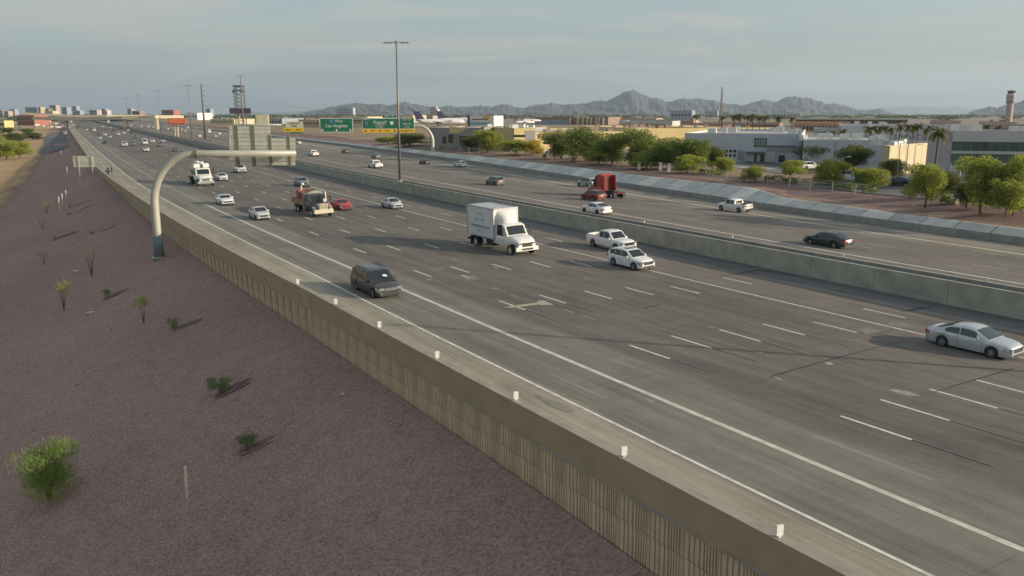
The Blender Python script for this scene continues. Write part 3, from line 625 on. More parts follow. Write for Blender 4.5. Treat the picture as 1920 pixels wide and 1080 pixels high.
def place(t, s, tt, away=False, dh=0, z=None, scale=1.0):
    x, y = rw(s, tt); h = hd(s); t.location = (x, y, zroad(tt) if z is None else z)
    # toward camera = opposite of the road direction
    t.rotation_euler = (0, 0, math.pi/2-h+(0 if away else math.pi)+dh)
    if abs(zroad(tt+1)-zroad(tt-1)) > .01 and z is None:
        sl = -.03 if tt < 37 else -.04
        t.rotation_euler = (math.atan(sl)*(1 if away else -1)*-1*-1, 0, t.rotation_euler[2]); 
    t.scale = (scale,)*3; return t
def place_px(t, x, y, away=False, scale=1.0, zf=None):
    """x, y: pixel of the car's footprint centre on the road"""
    s, tt = px_st(x, y); return place(t, s, tt, away, scale=scale)
# --- nearer oncoming vehicles ---
van = car('minivan', dict(VAN), DGREY, 'dark grey minivan beside the retaining wall, nearest vehicle of its lane', 'minivan')
for y_, z_ in ((-.45, .52), (.45, .52)):
    m = MB(); m.tube([(2.5, y_*1.5, .42), (2.585, y_*1.5, .42)], .06, 10); link('fog_lamp', m.mesh('fog_lamp', LAMP), van)
m = MB(); 
for k in (-.3, .3): m.bar((-1.9, k*2.3, 1.79), (.2, k*2.3, 1.83), .04)
link('roof_rack', m.mesh('roof_rack', PLAST), van)
m = MB(); m.box(2.575, 2.6, -.04, .04, .58, .8); m.box(2.575, 2.598, -.42, .42, .66, .71); link('grille_cross', m.mesh('grille_cross', CHROME), van)
m = MB(); m.add([(1.05, .28, 1.44), (1.12, .02, 1.42), (1.25, .06, 1.32), (1.3, .34, 1.3), (1.18, .36, 1.36)], [(0, 1, 2, 3, 4)]); o_ = link('dash_paper', m.mesh('dash_paper', PLATE), van); o_.location = (.035, 0, .03)
place(van, 62.0, 2.35)
alt = car('sedan', dict(SEDAN), SILV, 'silver sedan at the right edge, nearest car in the inner lanes', 'sedan', glass=GLASSG)
place_px(alt, 1824, 656)
rdx = car('crossover', dict(SUV), WHT, 'white crossover just in front of the white pickup', 'crossover')
m = MB(); m.box(-.55, .1, -.4, .4, 1.685, 1.705, tap=.01); link('sunroof', m.mesh('sunroof', GLASS), rdx)
place_px(rdx, 1183, 501)
pk = car('pickup_truck', dict(PICK), WHT, 'white crew cab pickup overlapping the white crossover', 'pickup', glass=GLASS)
place_px(pk, 1146, 466)
silver1 = car('sedan', dict(SEDAN2), SILV2, 'silver sedan behind the minivan, right of the white coupe', 'sedan'); place_px(silver1, 487, 410)
coupe = car('coupe', dict(COUPE), WHT, 'white coupe with a black grille behind the silver sedan', 'coupe'); place_px(coupe, 422, 383)
silver2 = car('sedan', dict(SEDAN), SILV2, 'silver sedan alone between the flatbed truck and the box truck', 'sedan'); place_px(silver2, 735, 390)
redc = car('sedan', dict(COUPE), RED, 'bright red car half hidden behind the flatbed truck', 'sedan'); place_px(redc, 640, 392)
greyc = car('crossover', dict(SUV), BLUEG, 'pale grey crossover following behind the flatbed truck', 'crossover'); place_px(greyc, 566, 349)
tsuv = car('pickup_truck', dict(PICK), WHT, 'white pickup below the back of the overhead sign', 'pickup'); place_px(tsuv, 450, 324)
wcar = car('sedan', dict(SEDAN), WARMW, 'white sedan peeking out beside the tanker truck', 'sedan'); place_px(wcar, 416, 338)
# --- outgoing ---
bk = car('sedan', dict(SEDAN), DBLUE, 'black sedan driving away beyond the median wall, nearest outgoing car', 'sedan', rim=RIM); place_px(bk, 1552, 461, True)
wpk = car('pickup_truck', dict(PICK), WHT, 'white pickup with a cargo rack behind its tailgate, by the far barrier', 'pickup')
m = MB()
for y_ in (-.8, .8): m.bar((-2.95, y_, .62), (-3.9, y_, .62), .05); m.bar((-3.9, y_, .62), (-3.9, y_, .85), .04); m.bar((-3.05, y_, .62), (-3.05, y_, 1.1), .05)
for x_ in (-3.0, -3.3, -3.6, -3.9): m.bar((x_, -.8, .62), (x_, .8, .62), .05)
m.bar((-3.05, -.8, 1.1), (-3.05, .8, 1.1), .05); m.bar((-3.9, -.8, .85), (-3.9, .8, .85), .04)
link('hitch_rack', m.mesh('hitch_rack', CHASSIS), wpk); place_px(wpk, 1377, 396, True, .92)
ws_ = car('sedan', dict(SEDAN), WHT, 'white sedan driving away just behind the median wall', 'sedan', rim=RIMD); place_px(ws_, 1118, 400, True)
rs_ = car('crossover', dict(SUV), DRED, 'dark red crossover beside the red semi tractor', 'crossover'); place_px(rs_, 1112, 375, True)
jp = car('crossover', dict(JEEP), TEAL, 'pale grey boxy off-roader just ahead of the red semi tractor', 'off-roader'); place_px(jp, 1100, 350, True)
ds_ = car('crossover', dict(SUV), GREY, 'dark grey crossover driving away, left of the red semi tractor', 'crossover'); place_px(ds_, 928, 347, True)
wsu = car('crossover', dict(SUV), WHT, 'white crossover driving away along the far barrier', 'crossover'); place_px(wsu, 863, 313, True)
# ---- trucks ----
def fender_wheels(t, x, W, r=.5, w=.28, dual=False, rim=RIMW):
    for sg in (1, -1):
        add_wheel(t, x, sg*(W/2-w/2), r, w, rim, 6)
        if dual: add_wheel(t, x, sg*(W/2-w*1.65), r, w, rim, 6)
TCAB = dict(L=3.75, W=2.3, wb=40., r=.5, ax=21.2, plan=[(-1.9, 1), (.2, 1), (.9, .95), (1.5, .88), (1.8, .8), (1.88, .74)], low=[(-1.88, .75), (.3, .7), (1.88, .5)], top=[(-1.88, 1.55), (.35, 1.62), (.9, 1.58), (1.5, 1.42), (1.78, 1.25), (1.88, 1.0)], belt=[(-1.88, 1.5), (.3, 1.5), (1.2, 1.38), (1.88, 1.0)],
    roof=[(-1.88, 1.52), (-1.82, 2.35), (-1.6, 2.52), (-.6, 2.55), (-.3, 2.48), (-.15, 2.4), (.38, 1.58)], ws=(-.12, .33), sw=((-1.35, -.45),), tumble=.88, mirror=.1, grille=(.82, 1.15, .5), grillemat=PLAST, handles=(-1.2,), doors=(-1.5, -.1), lampx=.42)
def truck_cab(t, P, col, x0, W=2.3, mirm=PLAST):
    """conventional cab with its nose at x0, put under t as parts"""
    c = car('cab_tmp', dict(P), col, 'x', 'x'); kids = list(c.children)
    for k in kids:
        if k.name.split('.')[0] in ('wheel', 'underbody', 'taillight', 'taillight_lens', 'license_plate', 'rear_bumper_trim', 'mirror'):
            for g in list(k.children): bpy.data.objects.remove(g)
            bpy.data.objects.remove(k); continue
        k.parent = t; k.location = Vector(k.location)+Vector((x0-P['L']/2, 0, 0))
        nm = k.name.split('.')[0]
        if nm == 'body': k.name = 'cab_body'
        if nm == 'roof': k.name = 'cab_roof'
    bpy.data.objects.remove(c)
    for sg in (1, -1):
        m = MB(); x = x0-P['L']/2+.15; m.bar((x, sg*W*.47, 1.75), (x+.1, sg*W*.6, 1.8), .04); m.bar((x, sg*W*.47, 2.2), (x+.1, sg*W*.6, 2.2), .04); m.box(x+.06, x+.14, *sorted((sg*W*.56, sg*W*.64)), 1.65, 2.35); link('mirror', m.mesh('mirror', mirm), t)
def text_mesh(txt, size, mat, ext=.004, align='CENTER'):
    c = bpy.data.curves.new('lettering', 'FONT'); c.body = txt; c.size = size; c.align_x = align; c.align_y = 'CENTER'; c.extrude = ext
    o = bpy.data.objects.new('lettering', c); COL.objects.link(o); dg = bpy.context.evaluated_depsgraph_get()
    me = bpy.data.meshes.new_from_object(o.evaluated_get(dg)); bpy.data.objects.remove(o); me.materials.clear(); me.materials.append(mat); return me
INK = M('lettering_dark', (.08, .085, .09), .6, 0); INKL = M('lettering_grey_blue', (.33, .37, .40), .6, 0)
BOXW = M('box_white_panel', (.62, .62, .62), .45, .05, .8); TRIM = M('box_aluminium_trim', (.5, .5, .49), .4, .1, 2, .5)
bt = empty('box_truck', label='white box truck with lettering on its side and a wind deflector above the cab', cat='truck')
truck_cab(bt, TCAB, WARMW, 4.0)
m = MB(); m.box(-4.35, .55, -1.2, 1.2, 1.12, 3.75); link('cargo_box', m.mesh('cargo_box', BOXW), bt)
m = MB()
for y_ in (-1.215, 1.215):
    m.bar((-4.36, y_, 3.74), (.57, y_, 3.74), .08, .09); m.bar((-4.36, y_, 1.13), (.57, y_, 1.13), .06, .12); m.bar((.52, y_, 1.1), (.52, y_, 3.76), .12, .08); m.bar((-4.33, y_, 1.1), (-4.33, y_, 3.76), .08, .08)
m.bar((.575, -1.2, 3.74), (.575, 1.2, 3.74), .06, .1); m.bar((.575, -1.2, 2.2), (.575, 1.2, 2.2), .04, .06)
link('box_edge_trim', m.mesh('box_edge_trim', TRIM), bt)
m = MB()
for y_ in (-.95, -.5, 0, .5, .95): m.bar((-4.3, y_, 3.765), (.5, y_, 3.765), .03, .02)
link('roof_bow', m.mesh('roof_bow', TRIM), bt)
# deflector bulging from the box front
rows = []
for z_, d, w_ in ((2.55, .75, .95), (2.9, .72, 1.0), (3.2, .55, 1.0), (3.45, .28, .9), (3.6, .05, .7)):
    rows.append([(.58+d*(1-abs(y_/w_)**3), y_, z_) for y_ in np.linspace(-w_, w_, 9)])
m = MB(); m.grid(rows); m.smooth = True; link('wind_deflector', m.mesh('wind_deflector', WARMW), bt)
m = MB(); m.box(-4.4, 2.6, -.42, .42, .72, 1.1); m.box(-1.2, .1, -1.05, -.5, .5, .95); m.box(-.6, .3, .5, 1.05, .5, .95); m.box(3.0, 3.9, -.5, .5, .45, .8); link('chassis', m.mesh('chassis', CHASSIS), bt)
m = MB(); m.box(3.86, 4.06, -1.12, 1.12, .48, .82, tap=.03); link('front_bumper', m.mesh('front_bumper', WARMW), bt)
m = MB(); m.box(4.035, 4.075, -.55, .55, .55, .7); link('bumper_intake', m.mesh('bumper_intake', PLAST), bt)
for y_ in (-1.0, 1.0): m = MB(); m.box(-3.78, -3.74, y_-.28, y_+.28, .2, .95); link('mud_flap', m.mesh('mud_flap', PLAST), bt)
m = MB(); m.box(-4.6, -4.36, -1.1, 1.1, .55, .7); link('step_bumper', m.mesh('step_bumper', CHASSIS), bt)
fender_wheels(bt, 3.0, 2.3, .48); fender_wheels(bt, -2.95, 2.4, .48, .26, True)
for txt, z_, sz, mt, x_ in (('DIANA LYN', 3.15, .34, INKL, -2.0), ('moving + delivery', 2.65, .3, INKL, -2.0), ('www.movingdiamond.com', 2.05, .37, INK, -1.95), ('602 437 0091', 1.6, .28, INKL, -1.95)):
    pass
def side_text(t, txt, x_, z_, sz, mt):
    me = text_mesh(txt, sz, mt); o = link('lettering', me, t); o.location = (x_, -1.206, z_); o.rotation_euler = (math.pi/2, 0, 0); return o
side_text(bt, 'movinghomes.com', -1.95, 2.02, .44, INK); side_text(bt, 'moving', -1.95, 3.15, .36, INKL); side_text(bt, 'home + office', -2.0, 2.62, .32, INKL); side_text(bt, '602 437 1070', -1.95, 1.58, .27, INKL)
place_px(bt, 944, 468, scale=1.1)
# flatbed boom truck
ft = empty('flatbed_truck', label='tan work truck with a boom over its cab and red cargo on a wooden bed', cat='truck')
FC = dict(TCAB, plan=[(-1.9, 1), (.1, 1), (.5, .72), (1.6, .62), (1.88, .58)], top=[(-1.88, 1.6), (.3, 1.66), (.9, 1.72), (1.7, 1.7), (1.86, 1.6), (1.88, 1.3)], belt=[(-1.88, 1.55), (.3, 1.58), (1.6, 1.6), (1.88, 1.3)], low=[(-1.88, .8), (.3, .8), (1.88, .75)], grille=(.95, 1.6, .48), grillemat=TAN)
CREAM = paint('cream', (.55, .5, .38)); FBL = paint('cab_dark', (.06, .058, .055))
truck_cab(ft, FC, FBL, 4.2)
for k in list(ft.children):
    if k.name.startswith('grille'):
        k.data.materials.clear(); k.data.materials.append(CREAM)
m = MB(); m.box(4.2, 4.225, -.4, -.05, 1.02, 1.52); m.box(4.2, 4.225, .05, .4, 1.02, 1.52); link('grille_screen', m.mesh('grille_screen', M('grille_tan', (.3, .26, .17), .6, .2, 14)), ft)
for sg in (-1, 1):
    rows = [[(3.1+.75*math.cos(a), sg*y_, .55+.75*math.sin(a)) for a in np.linspace(-.1, math.pi+.1, 11)] for y_ in (.68, 1.0, 1.15)]
    m = MB(); m.grid(rows); m.smooth = True; link('fender', m.mesh('fender', CREAM), ft); m = MB(); m.tube([(3.75, sg*.88, 1.12), (3.98, sg*.88, 1.12)], .14, 12); link('headlight', m.mesh('headlight', LAMP), ft)
m = MB(); m.box(3.95, 4.25, -1.12, 1.12, .5, .95, tap=.03); link('front_bumper', m.mesh('front_bumper', CREAM), ft)
m = MB(); m.box(-4.6, 3.2, -.42, .42, .75, 1.05); m.box(.2, 1.1, .5, 1.1, .5, .95); m.box(.2, 1.1, -1.1, -.5, .5, .95); link('chassis', m.mesh('chassis', CHASSIS), ft)
m = MB(); m.box(-4.7, .25, -1.22, 1.22, 1.06, 1.25); link('bed_floor', m.mesh('bed_floor', WOOD), ft)
for sg in (-1, 1):
    for z_ in (1.34, 1.54, 1.74): m = MB(); m.box(-4.68, .2, *sorted((sg*1.17, sg*1.22)), z_-.085, z_+.085); link('side_board', m.mesh('side_board', M('tan_boards', (.34, .2, .1), .8, .2, 4)), ft)
m = MB(); m.box(.22, .34, -1.2, 1.2, 1.25, 2.75); link('headboard', m.mesh('headboard', M('headboard_steel', (.3, .31, .27), .6, .15, 3)), ft)
CG = M('red_cargo', (.36, .06, .045), .6, .3, 3)
for i, (x_, y_, w_, h_) in enumerate(((-4.2, .3, .9, .75), (-3.1, -.5, 1.0, .9), (-2.0, .4, .9, .8), (-1.0, -.4, .9, .95), (-.9, .6, .7, .7), (-2.2, -.7, .8, .6))):
    m = MB(); m.box(x_-w_/2, x_+w_/2, y_-.4, y_+.4, 1.26, 1.8+h_, tap=.06); link('cargo_crate', m.mesh('cargo_crate', CG), ft)
m = MB(); m.tube([(-2.2, .2, 2.1), (-1.6, .25, 2.75), (.2, .3, 3.05), (2.6, .35, 3.0), (4.1, .35, 2.85)], [.16, .18, .17, .14, .1], 8); link('boom', m.mesh('boom', CREAM), ft)
m = MB(); m.bar((4.05, .35, 2.85), (4.05, .35, 2.1), .14); m.bar((-1.8, -.7, 1.3), (-1.8, -.7, 3.4), .16); m.bar((-1.8, -.7, 3.35), (-1.3, -.6, 3.5), .2); link('boom_support', m.mesh('boom_support', CREAM), ft)
m = MB(); m.bar((3.1, .5, 1.75), (3.1, .5, 2.05), .35, .35); link('beacon', m.mesh('beacon', M('beacon_pinkish', (.75, .6, .6), .3, .05, 4)), ft)
fender_wheels(ft, 3.1, 2.3, .5); fender_wheels(ft, -2.3, 2.4, .5, .26, True); fender_wheels(ft, -3.4, 2.4, .5, .26, True)
place_px(ft, 588, 401, scale=1.1)
# tanker truck
tk = empty('tanker_truck', label='white tank truck with a rounded tank behind its cab in the second lane', cat='truck')
truck_cab(tk, dict(TCAB, grille=(.75, 1.2, .52), grillemat=M('grille_green_grey', (.12, .15, .13), .5, .2, 8)), WARMW, 4.0)
TANKM = M('tank_dusty_pinkish', (.42, .33, .29), .55, .2, 2)
rows = [[(x_, 1.1*r_*math.cos(a), 2.15+1.0*r_*math.sin(a)) for a in np.linspace(0, 2*math.pi, 20, endpoint=False)] for x_, r_ in ((-4.2, .05), (-4.15, .6), (-4.0, .85), (-3.7, 1), (-.2, 1), (.1, .85), (.25, .6), (.3, .05))]
m = MB(); m.grid(rows, closed=True); m.smooth = True; link('tank', m.mesh('tank', TANKM), tk)
for x_ in (-3.2, -2.2, -1.2, -.2): m = MB(); m.grid([[(xx, 1.13*math.cos(a), 2.15+1.03*math.sin(a)) for a in np.linspace(0, 2*math.pi, 20, endpoint=False)] for xx in (x_-.06, x_+.06)], closed=True); link('tank_band', m.mesh('tank_band', WARMW), tk)
for x_, y_ in ((-3, 0), (-1.6, 0), (-.5, .3)): m = MB(); m.tube([(x_, y_, 3.05), (x_, y_, 3.35)], .3, 12); link('hatch', m.mesh('hatch', WARMW), tk)
for sg in (-1, 1): m = MB(); m.box(.35, 1.25, *sorted((sg*.2, sg*1.1)), 2.62, 3.15, tap=.08); link('cab_pod', m.mesh('cab_pod', WARMW), tk)
m = MB(); m.box(-4.6, 3.2, -.42, .42, .72, 1.12); m.box(-4.9, -3.9, -1.1, 1.1, .85, .98); m.box(-1.5, .2, .6, 1.15, .6, 1.0); link('chassis', m.mesh('chassis', CHASSIS), tk)
m = MB(); m.box(-5.4, -3.0, 1.15, 1.35, 1.0, 1.08); m.box(-5.4, -4.2, -1.2, 1.35, .9, 1.0); link('rear_platform', m.mesh('rear_platform', M('platform_dark_green', (.08, .09, .075), .6, .2, 4)), tk)
m = MB(); m.box(3.86, 4.08, -1.15, 1.15, .45, .8, tap=.03); link('front_bumper', m.mesh('front_bumper', CHROME), tk)
fender_wheels(tk, 3.0, 2.3, .5); fender_wheels(tk, -2.4, 2.4, .5, .26, True); fender_wheels(tk, -3.5, 2.4, .5, .26, True)
place_px(tk, 379, 346, scale=1.22)
# red semi tractor, driving away
sm = empty('semi_tractor', label='red semi tractor without a trailer, tall red sleeper, driving away', cat='truck')
SCB = dict(TCAB, L=4.3, plan=[(-2.15, 1), (.4, 1), (1.2, .92), (2.15, .78)], top=[(-2.15, 1.7), (.6, 1.75), (1.4, 1.65), (2.0, 1.4), (2.15, 1.1)], belt=[(-2.15, 1.6), (.6, 1.6), (2.15, 1.1)], low=[(-2.15, .7), (2.15, .55)], roof=[(-2.15, 1.65), (-2.1, 3.5), (-1.9, 3.75), (-.9, 3.7), (-.3, 3.3), (0, 2.75), (.65, 1.7)], ws=(.05, .6), sw=((-.75, -.1),), ax=21)
REDS = paint('semi_red', (.34, .022, .025)); truck_cab(sm, SCB, REDS, 4.3, 2.4)
m = MB(); m.box(-.05, .0, -1.1, 1.1, 1.0, 3.55); link('sleeper_back', m.mesh('sleeper_back', DRED), sm)
m = MB()
for sg in (-1, 1): m.box(-.9, .1, *sorted((sg*1.1, sg*1.16)), .9, 3.5)
link('side_extender', m.mesh('side_extender', REDS), sm)
m = MB(); m.box(-3.4, 3.6, -.42, .42, .75, 1.05); m.box(-2.6, -1.5, -.5, .5, 1.05, 1.2); link('chassis', m.mesh('chassis', CHASSIS), sm)
for sg in (-1, 1): m = MB(); m.tube([(.3, sg*1.0, .75), (2.0, sg*1.0, .75)], .32, 12); link('fuel_tank', m.mesh('fuel_tank', CHROME), sm); m = MB(); m.box(-3.42, -3.38, *sorted((sg*.6, sg*1.2)), .25, 1.0); link('mud_flap', m.mesh('mud_flap', PLAST), sm)
for sg in (-1, 1): m = MB(); m.box(-3.45, -3.38, *sorted((sg*.15, sg*.5)), .85, 1.0); link('taillight', m.mesh('taillight', TAIL), sm)
fender_wheels(sm, 3.35, 2.35, .5); fender_wheels(sm, -1.45, 2.4, .5, .27, True); fender_wheels(sm, -2.7, 2.4, .5, .27, True)
place_px(sm, 1138, 369, True)
# ---------------- more ground ----------------
b = MB(); b.add([(*rw(1690, -1600), -1.26), (*rw(1690, 480), -1.26), (200, 3000, -1.26), (-15000, 20000, -1.26), (-24000, 9000, -1.26)], [(0, 1, 2, 3, 4)]); tag(b.build('plain_west', FARM), kind='structure')
b = MB(); rows = []
for ss in list(np.arange(326, 800, 25.))+[800, 1000, 1300, 1700]:
    t0 = T_OB(ss)+.36; q = Q1(ss); rows.append([(*rw(ss, t0-.1), ZB(ss)-.9), (*rw(ss, t0), ZB(ss)), (*rw(ss, t0+q+.4), ZB(ss)+.4*q)])
b.grid(rows); b.f = [f[::-1] for f in b.f]; world_child(b.build('distant_paving_run', PAVE[1]), sp_)
# ---------------- sign gantries ----------------
POLEG = M('gantry_pole_olive', (.36, .36, .31), .5, .08, .8, .15)
POLEB = M('gantry_pole_base_shaded', (.13, .18, .18), .55, .15, 1)  # blue-green shade on the lower pole, put into its colour
PLANK = [M('sign_back_plank_%d' % i, c, .5, .08, 1.5, .2) for i, c in enumerate([(.56, .57, .46), (.5, .51, .41), (.6, .605, .5)])]
SEAM = M('sign_back_bracket', (.17, .165, .12), .6, .1, 2)
GREEN = M('sign_green', (.012, .155, .085), .45, .08, .6); YEL = M('sign_yellow', (.80, .50, .02), .45, .05, .6); WSIGN = M('sign_white', (.72, .74, .7), .45, .05, .8); SINK = M('sign_black', (.02, .02, .02), .5, 0); SBLUE = M('sign_shield_blue', (.12, .2, .38), .5, .05, 2)
def curved(base, arm_end, zc, rr, r0=.42, r1=.34, n=10):
    """post rising from base, bending over into an arm that ends at arm_end"""
    B = Vector(base); E_ = Vector(arm_end); d = Vector((E_.x-B.x, E_.y-B.y, 0)); Ln = d.length; d.normalize(); za = E_.z
    pts = [B, B+Vector((0, 0, (za-rr*1.15-B.z)*.5))]; rad = [r0, r0*.97]
    for k in range(n+1):
        a = math.pi/2*k/n; pts.append(B+d*(rr*(1-math.cos(a)))+Vector((0, 0, za-rr*1.15-B.z+rr*1.15*math.sin(a)))); rad.append(r0*.96-(r0*.96-r1)*k/n)
    pts.append(E_); rad.append(r1*.9); return pts, rad
bx, by, bz = left_px(299, 484)
Yg = by; A1 = at(555, 287.5, Yg+1.0)
g1 = empty('sign_gantry', (bx, by, bz), 0, 'curved cantilever gantry pole on the gravel slope carrying a large sign seen from behind', 'gantry')
pts, rad = curved((0, 0, 0), (A1.x-bx, A1.y-by, A1.z-bz), 0, 4.5, .43, .34)
m = MB(); m.tube(pts, rad, 16); m.smooth = True; link('curved_pole', m.mesh('curved_pole', POLEG), g1)
m = MB(); m.tube([(0, 0, -.3), (0, 0, 1.2), (0, 0, 2.3)], [.56, .5, .46], 16); m.smooth = True; link('base_sleeve', m.mesh('base_sleeve', POLEB), g1)
m = MB(); m.tube([(0, 0, .02), (0, 0, .16)], .72, 16); link('base_flange', m.mesh('base_flange', GALV), g1)
pj = pts[-2]; dj = (pts[-1]-pts[-2]).normalized(); m = MB(); m.tube([pj, pj+dj*.1], .45, 16); m.tube([pj+dj*.16, pj+dj*.24], .45, 16); link('pole_joint', m.mesh('pole_joint', SEAM), g1)
def local(o, x, y, Y): return at(x, y, Y)-Vector(o.location)
sg_ = empty('overhead_sign', tuple(at(491, 285, Yg+1.7)), 0, 'back of a large overhead sign made of pale horizontal planks', 'sign')
def rowbox(x0, x1, y0, y1, Y, d=.1): 
    a = local(sg_, x0, y1, Y); c = local(sg_, x1, y0, Y); q = MB(); q.box(a.x, c.x, -d/2, d/2, a.z, c.z); q.add([(a.x, -d/2-.015, a.z), (c.x, -d/2-.015, a.z), (c.x, -d/2-.015, a.z+.05), (a.x, -d/2-.015, a.z+.05)], [(0, 1, 2, 3)]); return q
yy = 236.; k = 0
while yy < 309.5:
    x1 = 506 if yy < 254 else 553
    link('plank', rowbox(430.5, x1, yy+.5, min(yy+6.9, 311), Yg+1.7).mesh('plank', PLANK[(k*2) % 3]), sg_); yy += 7.45; k += 1
for x_, y0 in ((443, 236), (474, 236), (506, 254), (541, 254)):
    m = rowbox(x_-1.1, x_+1.1, y0-.5, 312, Yg+1.5, .16); link('bracket', m.mesh('bracket', SEAM), sg_)
def sign_panel(t, x0, x1, y0, y1, Y, mat, name='panel', d=.1, border=WSIGN, bw=.16):
    a = at(x0, y1, Y)-Vector(t.location); c = at(x1, y0, Y)-Vector(t.location); m = MB(); m.box(a.x, c.x, 0, d, a.z, c.z); link(name+'_border', m.mesh('border', border), t)
    m = MB(); m.box(a.x+bw, c.x-bw, -.02, d*.5, a.z+bw, c.z-bw); return link(name, m.mesh(name, mat), t)
def sign_text(t, txt, x, y, Y, px, mat=WSIGN, name='lettering'):
    p = at(x, y, Y)-Vector(t.location); me = text_mesh(txt, px*Y/FPX*1.35, mat, .01); o = link(name, me, t, (p.x, -.06, p.z)); o.rotation_euler = (math.pi/2, 0, 0); return o
def arrow(t, x, y, Y, px, mat, up=False):
    p = at(x, y, Y)-Vector(t.location); u = px*Y/FPX; f = 1 if up else -1; m = MB()
    v = [(-.18, .5), (.18, .5), (.18, 0), (.5, 0), (0, -.55), (-.5, 0), (-.18, 0)]
    m.add([(p.x+a*u, -.06, p.z+b_*u) for a, b_ in v], [tuple(range(7))[::-1]]); return link('arrow', m.mesh('arrow', mat), t)
def shield(t, x, y, Y, px, mat):
    p = at(x, y, Y)-Vector(t.location); u = px*Y/FPX; v = [(-.5, .45), (0, .52), (.5, .45), (.5, 0), (.25, -.42), (0, -.55), (-.25, -.42), (-.5, 0)]; m = MB(); m.add([(p.x+a*u, -.055, p.z+b_*u) for a, b_ in v], [tuple(range(8))[::-1]]); return link('shield', m.mesh('shield', mat), t)
Y2 = 270.
bp_ = at(812, 291, Y2)
g2 = empty('sign_gantry', tuple(bp_), 0, 'pale curved gantry pole at the far side carrying the green signs', 'gantry')
pts, rad = curved((0, 0, -1), tuple(at(600, 236, Y2)-bp_), 0, 4.4, .5, .4); m = MB(); m.tube(pts, rad, 12); m.smooth = True; link('curved_pole', m.mesh('curved_pole', M('gantry_pole_pale', (.5, .49, .44), .5, .08, 1, .1)), g2)
Ys = Y2-.9
t = empty('guide_sign', tuple(at(630.5, 247, Ys)), 0, 'green overhead sign reading West Los Angeles', 'sign')
sign_panel(t, 600.5, 661, 221.5, 248, Ys, GREEN); sign_text(t, 'West', 635, 227, Ys, 5); sign_text(t, 'Los Angeles', 631, 236, Ys, 6.2); shield(t, 621, 227.5, Ys, 6.5, SBLUE)
for x_ in (604.5, 631, 657): arrow(t, x_, 244, Ys, 5, WSIGN)
t = empty('guide_sign', tuple(at(713.5, 248, Ys)), 0, 'green overhead sign reading Flagstaff with a yellow strip below', 'sign')
sign_panel(t, 679.5, 747.5, 221.5, 242, Ys, GREEN); sign_panel(t, 717, 744, 214, 221.3, Ys, GREEN, 'exit_tab', bw=.1); sign_panel(t, 679.5, 747.5, 241.8, 248.6, Ys-.03, YEL, 'exit_strip', border=YEL)
sign_text(t, 'Flagstaff', 712, 229.5, Ys, 5.6); sign_text(t, '1/2 MILE', 711, 238.5, Ys, 2.8); sign_text(t, 'EXIT 149', 730, 217.5, Ys, 3.4); sign_text(t, 'SOUTH', 687, 224.3, Ys, 2); shield(t, 687, 231, Ys, 6.5, SBLUE); shield(t, 734.5, 231, Ys, 6.5, WSIGN); sign_text(t, 'SKY HARBOR', 712, 234.8, Ys, 2.2)
for x_ in (686, 713, 740.5): arrow(t, x_, 245.2, Ys-.1, 4, SINK)
sign_text(t, 'EXIT', 699, 245.2, Ys-.1, 2.4, SINK); sign_text(t, 'ONLY', 727, 245.2, Ys-.1, 2.4, SINK)
t = empty('guide_sign', tuple(at(762, 248, Ys)), 0, 'small green overhead sign with yellow strip nearest the bent pole', 'sign')
sign_panel(t, 749, 776.5, 220.5, 242, Ys, GREEN); sign_panel(t, 749, 776.5, 241.8, 248.6, Ys-.03, YEL, 'exit_strip', border=YEL)
sign_text(t, 'EXIT 150', 762.5, 224.5, Ys, 3); sign_text(t, '24th St', 762.5, 232.3, Ys, 4); sign_text(t, '1/4 MI', 762.5, 238.2, Ys, 3); arrow(t, 762, 245.2, Ys-.1, 4, SINK); sign_text(t, 'EXIT', 755, 245.2, Ys-.1, 2.2, SINK); sign_text(t, 'ONLY', 770, 245.2, Ys-.1, 2.2, SINK)
def med_px(px_, lo=20, hi=1500):
    best = min(np.arange(lo, hi, .5), key=lambda s: abs(960+FPX*rw(s, T_MW(s)+.8)[0]/(rw(s, T_MW(s)+.8)[1]*CP-(0-CAM_H)*SP)-px_)); return float(best)
Y3 = 245.
s3 = med_px(431); t3 = T_MW(s3)+.8; x3, y3 = rw(s3, t3); Y3 = y3
bp_ = Vector((x3, y3, .6)); g3 = empty('sign_gantry', tuple(bp_), 0, 'grey curved pole rising behind the overhead sign back', 'gantry')
e3 = at(535, 234, Y3); pts, rad = curved((0, 0, 0), tuple(e3-bp_), 0, min(5., abs(e3.x-bp_.x)*.8), .42, .34); m = MB(); m.tube(pts, rad, 12); m.smooth = True; link('curved_pole', m.mesh('curved_pole', GALV), g3)
t = empty('lane_sign', tuple(at(550, 247, Y3-.6)), 0, 'small cream overhead sign with a yellow bar reading lane ends', 'sign')
CREAMS = M('sign_cream', (.6, .57, .42), .5, .05, 1)
sign_panel(t, 535.5, 568, 228, 240, Y3-.6, CREAMS, bw=.1, border=CREAMS); sign_panel(t, 531.5, 568, 240, 247.3, Y3-.65, YEL, 'warning_bar', border=YEL)
sign_text(t, 'CARPOOL', 552, 231.5, Y3-.6, 3.2, SINK); sign_text(t, 'ENDS', 552, 236.5, Y3-.6, 3, SINK); sign_text(t, 'MERGE', 540.5, 243.5, Y3-.7, 2.6, SINK); sign_text(t, 'RIGHT', 560, 243.5, Y3-.7, 2.6, SINK)
m = MB(); a_ = at(544, 250, Y3-.6)-Vector(t.location); c_ = at(568, 247.6, Y3-.6)-Vector(t.location); m.box(a_.x, c_.x, 0, .06, a_.z, c_.z); link('lower_plate', m.mesh('lower_plate', GREEN), t)
